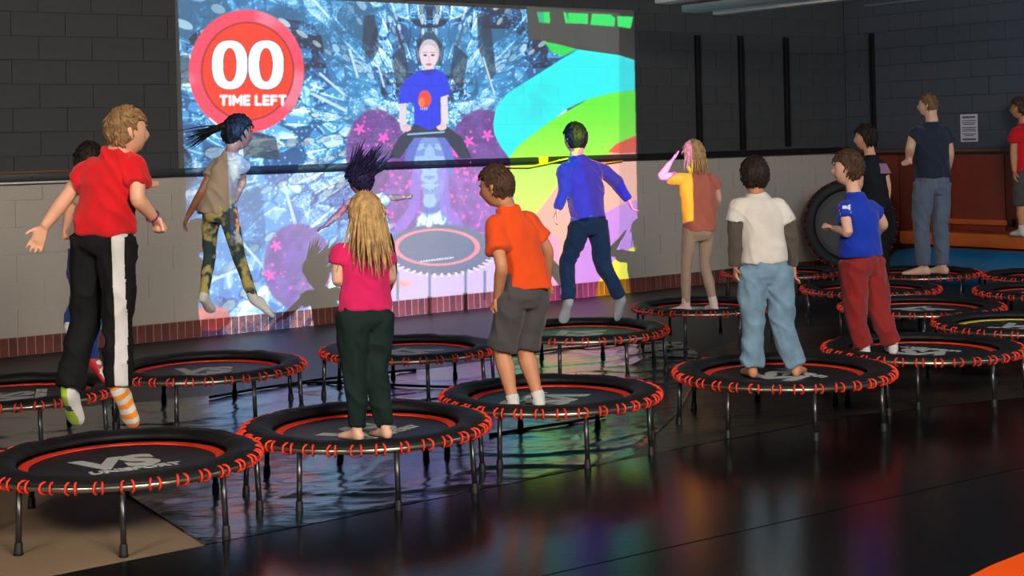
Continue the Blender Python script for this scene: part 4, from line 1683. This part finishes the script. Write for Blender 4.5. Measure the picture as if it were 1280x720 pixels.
# hair pieces -------------------------------------------------------------
def long_hair(n, length, r0=.011, drop=(-.15, -.1), spread=.075, down=(-.02, -.25, -1)):
    def fn(mb, HP, M, W, seed):
        rr_ = random.Random(seed)
        st, ln, di = [], [], []
        for i in range(n):
            a = math.pi * (1.0 + (i + .5) / n) + rr_.uniform(-.1, .1)      # around the back of the skull
            zz = rr_.uniform(-.03, .07)
            d = Vector((math.cos(a), math.sin(a) * 1.0, zz * 6)).normalized()
            p = head_point(d) * (1.06 + rr_.uniform(0, .10))
            st.append(HP(p))
            ln.append(length * rr_.uniform(.55, 1.12))
            conv = (rr_.uniform(-.3, .25)) * d.x
            di.append(M @ Vector((conv + rr_.uniform(-.12, .12), d.y * .22 + rr_.uniform(-.1, .05), down[2])))
        strands(mb, st, ln, di, r0, seed, .013, 8)
    return fn


def flying_hair(n, length, dirs, r0=.010, centre=(0, -.03, .04)):
    def fn(mb, HP, M, W, seed):
        rr_ = random.Random(seed)
        st, ln, di = [], [], []
        for i in range(n):
            a, b_ = rr_.uniform(0, 2 * math.pi), rr_.uniform(-.2, 1.2)
            d = Vector((math.cos(a) * math.cos(b_), math.sin(a) * math.cos(b_) - .25, math.sin(b_))).normalized()
            st.append(HP(head_point(d) * 1.02))
            ln.append(length * rr_.uniform(.55, 1.1))
            base_d = Vector(dirs)
            di.append(base_d + Vector((rr_.uniform(-.45, .45), rr_.uniform(-.3, .3), rr_.uniform(-.35, .45))) + (M @ d) * .35)
        strands(mb, st, ln, di, r0, seed, .012, 7)
    return fn


def pony_tail(direction, length, n=26):
    def fn(mb, HP, M, W, seed):
        rr_ = random.Random(seed)
        root_p = HP((0, -.098, .035))
        st = [root_p + Vector((rr_.uniform(-.014, .014), rr_.uniform(-.014, .014), rr_.uniform(-.014, .014))) for _ in range(n)]
        ln = [length * rr_.uniform(.6, 1.15) for _ in range(n)]
        di = [Vector(direction) + Vector((rr_.uniform(-.15, .15), rr_.uniform(-.2, .2), rr_.uniform(-.22, .30))) for _ in range(n)]
        strands(mb, st, ln, di, .011, seed, .014, 8, .035)
        mb.tube([root_p - Vector(direction).normalized() * .02, root_p + Vector(direction).normalized() * .03], [.03, .022], 10)
    return fn


def decal(out, pts, name, m, toward=Vector((0, 1, 0)), lift=.004):
    """thin print laid on the shirt, outline given in photo pixels"""
    polys = pts
    b = MB()
    for poly_ in polys:
        vs_ = []
        for px, py in poly_:
            o = Vector((0, 0, CAMH))
            d = (P(px, py, 1.0) - o).normalized()
            hit = out['shirt_bvh'].ray_cast(o, d)
            if hit[0] is None:
                return
            vs_.append(hit[0] - d * lift)
        n = len(vs_)
        b.add(vs_ + [v_ + (v_ - Vector((0, 0, CAMH))).normalized() * .003 for v_ in vs_],
              [tuple(range(n)), tuple(reversed(range(n, 2 * n)))] + [(i_, n + i_, n + (i_ + 1) % n, (i_ + 1) % n) for i_ in range(n)])
    link(name, b.mesh(name, m, False, out['base']), out['root'])

# ---- garments
white_c = cloth('white_cotton', srgb(208, 202, 194))
c_red = cloth('red_cotton', srgb(200, 16, 24))
c_blackp = cloth('black_jersey', srgb(13, 14, 16), sheen=0)
c_stripe = cloth('white_side_stripe', srgb(196, 192, 190))
c_pink = cloth('magenta_cotton', srgb(206, 28, 92))
c_dkgreen = cloth('bottle_green_fleece', srgb(18, 36, 33), sheen=0)
c_orange = cloth('orange_cotton', srgb(226, 76, 18))
c_grey = cloth('charcoal_jersey', srgb(74, 70, 72))
c_navy = cloth('navy_blue_top', srgb(12, 28, 92))
c_jeansd = cloth('dark_denim', srgb(24, 52, 92), var=(25, .2))
c_coral = cloth('coral_cotton', srgb(188, 104, 84))
c_beige = cloth('beige_leggings', srgb(168, 142, 122))
c_jeans = cloth('washed_denim', srgb(112, 142, 164), var=(12, .22))
c_sleeve = cloth('charcoal_sleeve', srgb(82, 74, 68))
c_royal = cloth('royal_blue_cotton', srgb(16, 52, 172))
c_redp = cloth('brick_red_trousers', srgb(138, 36, 36), var=(10, .12))
c_darktop = cloth('near_black_top', srgb(18, 20, 26), sheen=0)
c_darkblue = cloth('dark_navy_tee', srgb(32, 42, 58))
c_bluegrey = cloth('blue_grey_trousers', srgb(96, 106, 124))
c_taupe = cloth('taupe_tee', srgb(150, 136, 120))
c_jeansb = cloth('blue_denim', srgb(26, 60, 128), var=(20, .15))
c_tan = cloth('oatmeal_tee', srgb(158, 140, 120))
c_sockw = cloth('white_sock', srgb(206, 204, 200))
c_sockpink = cloth('pink_white_sock', srgb(224, 196, 190))
c_sockgreen = cloth('lime_sock', srgb(150, 178, 40))
c_sockorange = cloth('orange_sock', srgb(236, 136, 30))
c_sockblack = cloth('black_sock', srgb(22, 22, 24))
c_shoered = mat('red_trainer', srgb(178, 28, 36), .45)
c_greymarl = cloth('pale_grey_sock', srgb(176, 182, 192))
c_brightpatch = cloth('pink_patch', srgb(150, 108, 132))
c_greenpatch = cloth('green_patch', srgb(62, 84, 66))


def tiedye():
    m = bpy.data.materials.new('tie_dye_leggings')
    m.use_nodes = True
    nt = m.node_tree
    b = nt.nodes['Principled BSDF']
    b.inputs['Roughness'].default_value = .85
    tc = nt.nodes.new('ShaderNodeTexCoord')
    nz = nt.nodes.new('ShaderNodeTexNoise')
    nz.inputs['Scale'].default_value = 11
    nz.inputs['Detail'].default_value = 2.5
    nt.links.new(tc.outputs['Object'], nz.inputs['Vector'])
    rp = nt.nodes.new('ShaderNodeValToRGB')
    rp.color_ramp.elements[0].position = .44
    rp.color_ramp.elements[0].color = (*srgb(38, 62, 66), 1)
    rp.color_ramp.elements[1].position = .54
    rp.color_ramp.elements[1].color = (*srgb(172, 156, 92), 1)
    nt.links.new(nz.outputs['Fac'], rp.inputs[0])
    nt.links.new(rp.outputs[0], b.inputs['Base Color'])
    return m


c_tiedye = tiedye()


def stripe_right(c, n, W):
    axis_p = W['rh'].lerp(W['rk'], .5)
    if c.z < W['rk'].z:
        t = (W['rk'].z - c.z) / max(W['rk'].z - W['ra'].z, .01)
        ax = W['rk'].lerp(W['ra'], t)
    else:
        t = (W['rh'].z - c.z) / max(W['rh'].z - W['rk'].z, .01)
        ax = W['rh'].lerp(W['rk'], min(max(t, -.4), 1))
    d = c - ax
    return 1 if (d.y < 0 and .000 < d.x < .052) else 0


def bracelet(out):
    W = out['W']
    b = MB()
    c = W['re'].lerp(W['rw'], .93)
    ax = (W['rw'] - W['re']).normalized()
    u = ax.orthogonal().normalized()
    v = ax.cross(u)
    r = .029 * out['k']
    b.tube([c + u * r * math.cos(a) + v * r * math.sin(a) for a in np.linspace(0, 6.283, 18, endpoint=False)], .0045, 6, closed=True)
    link('bracelet', b.mesh('bracelet', mat('purple_band', srgb(110, 30, 90), .5), True, out['base']), out['root'])


def band_sock(t, c, n):
    return int((t * 7) % 2 < 1)


person('boy in red t-shirt and black trousers with white stripe, jumping on the left', 6.9,
       dict(head=(158, 165), neck=(150, 182), ls=(113, 206), rs=(172, 200), le=(84, 246), lw=(55, 284), lf=(40, 318), re=(172, 248), rw=(192, 272), rf=(203, 287),
            lh=(110, 303), rh=(146, 305), hem=(128, 291), lk=(107, 396), la=(86, 488), lt=(96, 528), rk=(148, 396), ra=(148, 487), rt=(166, 530)),
       yaw=-22, head=-58, hs=1.0, D=dict(le=-.02, lw=-.05, lf=-.05, re=-.04, rw=.06, rf=.1, lk=.03, la=-.06, ra=-.04, lt=.03, rt=.03), tone='fair',
       hair=('blond', dict(thick=.008, top=.008, nz=.005, tl=.65)), shirt=dict(mat=c_red, hemw=76, sleeve=.62, sr=.055, fold=.010),
       pants=dict(mat=[c_blackp, c_stripe], r=(.088, .080, .064, .062, .062), assign=stripe_right, name='trousers'), hands=('open', 'fist'),
       side=Vector((1, 0, -.5)), feet=[dict(mat=[c_sockw, c_sockgreen, c_sockblack], assign=lambda t, c, n: 1 if (n.x < .1 and not (.3 < t < .48)) else (2 if n.x < .1 else 0)),
             dict(mat=[c_sockw, c_sockorange], assign=band_sock)], extra=bracelet, voxel=.0055)

person('child half hidden behind the boy in red, with taupe shirt, jeans and red shoes', 9.05,
       dict(head=(112, 204), neck=(111, 226), ls=(96, 238), rs=(130, 239), le=(88, 262), lw=(82, 285), lf=(79, 297), re=(163, 233), rw=(188, 231), rf=(204, 232),
            lh=(98, 318), rh=(118, 318), hem=(108, 300), lk=(97, 368), la=(87, 408), lt=(92, 428), rk=(117, 386), ra=(114, 450), rt=(128, 472)),
       yaw=20, head=20, D=dict(re=.12, rw=.14, lk=-.02, la=-.22, lt=-.2), tone='fair', hair=('dark', {}), shirt=dict(mat=c_taupe, hemw=44),
       pants=dict(mat=c_jeansb, r=(.075, .066, .050, .046, .040)), hands=('fist', 'fist'),
       feet=[dict(mat=c_sockw), dict(mat=[c_sockw, c_shoered], name='shoe', assign=lambda t, c, n: 1 if n.z < .25 or t < .15 else 0)])

person('girl with flying black ponytail, oatmeal shirt and tie-dye leggings', 9.75,
       dict(head=(297, 167), neck=(291, 186), ls=(270, 204), rs=(300, 195), le=(252, 240), lw=(235, 270), lf=(228, 287), re=(303, 226), rw=(293, 252), rf=(288, 262),
            lh=(263, 268), rh=(284, 268), hem=(269, 266), lk=(262, 320), la=(255, 371), lt=(268, 394), rk=(299, 322), ra=(317, 374), rt=(347, 399)),
       yaw=-15, head=-62, hpitch=-8, D=dict(le=-.05, re=.1, rw=.02, lk=.05, la=-.1, lt=.04), tone='brown', hair=('black', dict(thick=.012, tufts=80, strands=pony_tail((-1, -.1, -.22), .26))),
       shirt=dict(mat=c_tan, hemw=50, sleeve=.5, fold=.007), pants=dict(mat=c_tiedye, r=(.072, .060, .044, .041, .034), fold=.003), hands=('relaxed', 'fist'),
       feet=[dict(mat=c_sockw), dict(mat=c_sockw)], thin=.92)

person('girl with black hair flying up, white top, arms out, behind the girl in pink', 10.35,
       dict(head=(450, 225), neck=(456, 242), ls=(441, 250), rs=(474, 247), le=(424, 267), lw=(407, 282), lf=(392, 290), re=(491, 247), rw=(505, 247), rf=(514, 247),
            lh=(460, 300), rh=(480, 300), hem=(469, 292), lk=(460, 346), la=(462, 392), lt=(466, 408), rk=(489, 340), ra=(478, 384), rt=(482, 404)),
       yaw=25, head=40, hpitch=-15, D=dict(le=-.05, lw=-.1, re=.02), tone='brown', hair=('black', dict(thick=.014, strands=flying_hair(64, .20, (.85, 0, .75)))),
       shirt=dict(mat=c_taupe, hemw=40), pants=dict(mat=c_blackp, r=(.080, .070, .052, .046, .042)), hands=('open', 'fist'), thin=.92, feet=[dict(mat=c_sockw), dict(mat=c_sockw)])

person('girl with long blond hair, magenta t-shirt and dark green trousers', 7.35,
       dict(head=(457, 273), neck=(455, 298), ls=(424, 309), rs=(482, 309), le=(422, 350), lw=(436, 352), lf=(446, 350), re=(489, 346), rw=(482, 362), rf=(476, 368),
            lh=(440, 398), rh=(474, 399), hem=(457, 387), lk=(444, 466), la=(446, 536), lt=(424, 552), rk=(470, 468), ra=(482, 536), rt=(464, 548)),
       yaw=25, head=30, D=dict(le=.0, lw=.16, lf=.22, re=.06, rw=.2, rf=.26, lt=.10, rt=.12), tone='pale', stand=MAT_Z + .002,
       hair=('gold', dict(thick=.013, nape=.2, tufts=60, strands=long_hair(150, .25, .0075))), shirt=dict(mat=c_pink, hemw=66, sleeve=.5, fold=.006),
       pants=dict(mat=c_dkgreen, r=(.092, .084, .066, .058, .045), waist=1.06), hands=('fist', 'fist'), feet=None)

person('boy in orange t-shirt and charcoal shorts leaning to the left', 8.05,
       dict(head=(621, 234), neck=(632, 253), ls=(615, 276), rs=(661, 272), le=(627, 332), lw=(622, 372), lf=(610, 394), re=(684, 312), rw=(684, 352), rf=(683, 366),
            lh=(640, 371), rh=(668, 369), hem=(661, 360), lk=(628, 440), la=(641, 505), lt=(632, 510), rk=(656, 438), ra=(673, 502), rt=(664, 508)),
       yaw=34, head=66, hpitch=-12, D=dict(le=-.10, lw=.0, lf=.05, re=.03, rw=.12, lk=.06, rk=.06, lt=.14, rt=.14), tone='tan', stand=MAT_Z + .002, hair=('brown', dict(thick=.010, top=.010, tl=.6)),
       shirt=dict(mat=c_orange, hemw=54, sleeve=.68, sr=.066, fold=.006, depth=.115), pants=dict(mat=c_grey, r=(.090, .085, .080, .082), end=.92, name='shorts', waist=1.03), hands=('hold', 'relaxed'),
       feet=[dict(mat=[c_sockw, c_sockblack], up=.10, assign=lambda t, c, n: 1 if n.z < -.1 else 0), dict(mat=[c_sockw, c_sockblack], up=.12, assign=lambda t, c, n: 1 if n.z < -.1 else 0)], voxel=.0058)

person('boy in navy top and dark jeans jumping before the colourful swirl', 11.3,
       dict(head=(719, 174), neck=(719, 192), ls=(704, 203), rs=(748, 205), le=(705, 237), lw=(698, 262), lf=(692, 276), re=(770, 227), rw=(786, 250), rf=(792, 264),
            lh=(727, 281), rh=(748, 282), hem=(736, 274), lk=(709, 328), la=(711, 376), lt=(704, 402), rk=(753, 328), ra=(776, 373), rt=(771, 402)),
       yaw=30, head=38, D=dict(lk=.04, la=-.02, lt=.06, rt=.1), tone='tan', hair=('black', dict(thick=.011, tl=.5)), shirt=dict(mat=c_navy, hemw=42, sleeve=2, sr=.056, fold=.005, name='jumper'),
       pants=dict(mat=c_jeansd, r=(.082, .072, .058, .054, .052)), hands=('relaxed', 'relaxed'), feet=[dict(mat=c_greymarl), dict(mat=c_greymarl)])

person('girl in coral t-shirt and beige leggings with a hand to her head', 12.35,
       dict(head=(867, 194), neck=(870, 212), ls=(850, 220), rs=(891, 220), le=(826, 221), lw=(838, 203), lf=(850, 188), re=(898, 248), rw=(893, 268), rf=(888, 276),
            lh=(863, 291), rh=(884, 291), hem=(875, 289), lk=(858, 330), la=(857, 374), lt=(838, 391), rk=(881, 330), ra=(892, 373), rt=(886, 391)),
       yaw=25, head=25, D=dict(le=-.02, lw=-.05, re=.04, rw=.16, lt=.02, rt=.12), tone='pale', stand=MAT_Z + .002, hair=('gold', dict(thick=.012, nape=.15, tufts=60, strands=long_hair(90, .15, .0075))),
       shirt=dict(mat=c_coral, hemw=44, sleeve=.5, fold=.005), pants=dict(mat=c_beige, r=(.072, .062, .045, .042, .034), fold=.002), hands=('open', 'fist'), thin=.92,
       feet=[dict(mat=c_sockpink), dict(mat=c_sockpink)])

person('boy in white t-shirt over charcoal sleeves and washed jeans', 8.98,
       dict(head=(943, 221), neck=(944, 238), ls=(921, 252), rs=(976, 253), le=(920, 292), lw=(919, 334), lf=(921, 354), re=(987, 294), rw=(992, 333), rf=(993, 354),
            lh=(940, 342), rh=(973, 342), hem=(956, 328), lk=(941, 410), la=(940, 462), lt=(930, 466), rk=(980, 412), ra=(996, 463), rt=(1003, 466)),
       yaw=8, head=12, D=dict(lt=.16, rt=.16, lw=.03, rw=.03), tone='tan', stand=MAT_Z + .002, hair=('dark', dict(thick=.010, top=.012, tl=.5)),
       shirt=dict(mat=white_c, hemw=58, sleeve=.62, sr=.064, fold=.005), undersleeve=c_sleeve, pants=dict(mat=c_jeans, r=(.090, .082, .066, .064, .066), end=1.99, fold=.007),
       hands=('relaxed', 'relaxed'), feet=None)


def shirt_marks(out):
    decal(out, [[(1049, 256), (1055, 259), (1049, 264)], [(1063, 255), (1056, 259), (1063, 263)], [(1053, 257), (1059, 257), (1059, 261), (1053, 261)],
                [(1050, 266), (1064, 264), (1064, 266.5), (1050, 268.5)]], 'sleeve_logo', mat('white_print', srgb(226, 226, 230), .7))
    decal(out, [[(1072, 237), (1075, 239), (1074, 243), (1071, 243)]], 'neck_logo', MATS['white_print'])


person('boy in royal blue t-shirt and brick red trousers with clenched fist', 9.75,
       dict(head=(1060, 211), neck=(1066, 236), ls=(1054, 254), rs=(1090, 254), le=(1060, 290), lw=(1042, 286), lf=(1032, 281), re=(1104, 280), rw=(1097, 292), rf=(1088, 294),
            lh=(1066, 333), rh=(1090, 331), hem=(1076, 320), lk=(1069, 396), la=(1081, 438), lt=(1072, 442), rk=(1100, 394), ra=(1116, 438), rt=(1112, 441)),
       yaw=38, head=72, D=dict(le=-.08, lw=.08, lf=.14, re=.04, rw=.14, rf=.2, lt=.16, rt=.16), tone='pale', stand=MAT_Z + .002, hair=('brown', dict(thick=.010, top=.014, fringe=.05, tl=.75)),
       shirt=dict(mat=c_royal, hemw=54, sleeve=.55, sr=.06, fold=.005, depth=.11), pants=dict(mat=c_redp, r=(.090, .084, .068, .064, .060), waist=1.0, end=1.98, fold=.007), hands=('fist', 'fist'),
       feet=[dict(mat=c_sockw), dict(mat=c_sockw)], extra=shirt_marks)

person('dark-haired boy in black top standing by the corner behind the blue-shirted boy', 13.5,
       dict(head=(1082, 173), neck=(1087, 191), ls=(1077, 204), rs=(1103, 204), le=(1074, 230), lw=(1066, 246), lf=(1060, 250), re=(1109, 232), rw=(1108, 258), rf=(1106, 270),
            lh=(1084, 268), rh=(1102, 268), hem=(1093, 262), lk=(1084, 312), la=(1086, 352), lt=(1078, 358), rk=(1102, 312), ra=(1103, 352), rt=(1096, 358)),
       yaw=30, head=66, D=dict(lt=.1, rt=.1, lw=.1), tone='fair', stand=MAT_Z + .002, hair=('dark', {}),
       shirt=dict(mat=[c_darktop, c_brightpatch, c_greenpatch], hemw=36, assign=lambda c, n, W: 1 if (c.z > W['rs'].z - .09 and c.x > W['rs'].x - .05 and c.z < W['rs'].z - .0) else 0),
       pants=dict(mat=c_blackp, r=(.090, .080, .064, .060, .058)), hands=('fist', 'relaxed'), feet=[dict(mat=c_sockw), dict(mat=c_sockw)])

person('barefoot man in dark navy t-shirt and blue-grey trousers at the back', 15.1,
       dict(head=(1160, 132), neck=(1165, 150), ls=(1144, 162), rs=(1182, 160), le=(1138, 184), lw=(1136, 199), lf=(1129, 204), re=(1187, 192), rw=(1184, 214), rf=(1178, 220),
            lh=(1155, 233), rh=(1176, 233), hem=(1166, 222), lk=(1151, 280), la=(1155, 332), lt=(1134, 344), rk=(1175, 278), ra=(1178, 332), rt=(1164, 343)),
       yaw=28, head=62, D=dict(lw=.1, re=.02, rw=.14, lt=.05, rt=.1), tone='pale', stand=MAT_Z + .002, hair=('sandy', dict(thick=.008, top=.008, tl=.6)), shirt=dict(mat=c_darkblue, hemw=42, sr=.06),
       pants=dict(mat=c_bluegrey, r=(.084, .074, .060, .054, .046), fold=.005), hands=('fist', 'fist'), feet=None, group='people at the back of the room')

bz = 16.35
person('boy in red t-shirt and grey shorts cut by the right edge', bz,
       dict(head=(1275, 136), neck=(1279, 151), ls=(1269, 161), rs=(1296, 161), le=(1267, 190), lw=(1268, 214), lf=(1268, 226), re=(1300, 190), rw=(1298, 215), rf=(1296, 225),
            lh=(1276, 224), rh=(1291, 224), hem=(1284, 220), lk=(1277, 258), la=(1278, 292), lt=(1270, 297), rk=(1291, 258), ra=(1292, 292), rt=(1286, 297)),
       yaw=30, head=66, D=dict(lt=.1, rt=.1), tone='tan', hair=('brown', {}), shirt=dict(mat=c_red, hemw=32, sleeve=.6), pants=dict(mat=c_grey, r=(.078, .072, .070, .072), end=.95, name='shorts'),
       hands=('relaxed', 'relaxed'), feet=[dict(mat=c_sockw), dict(mat=c_sockw)], group='people at the back of the room', stand=.552)
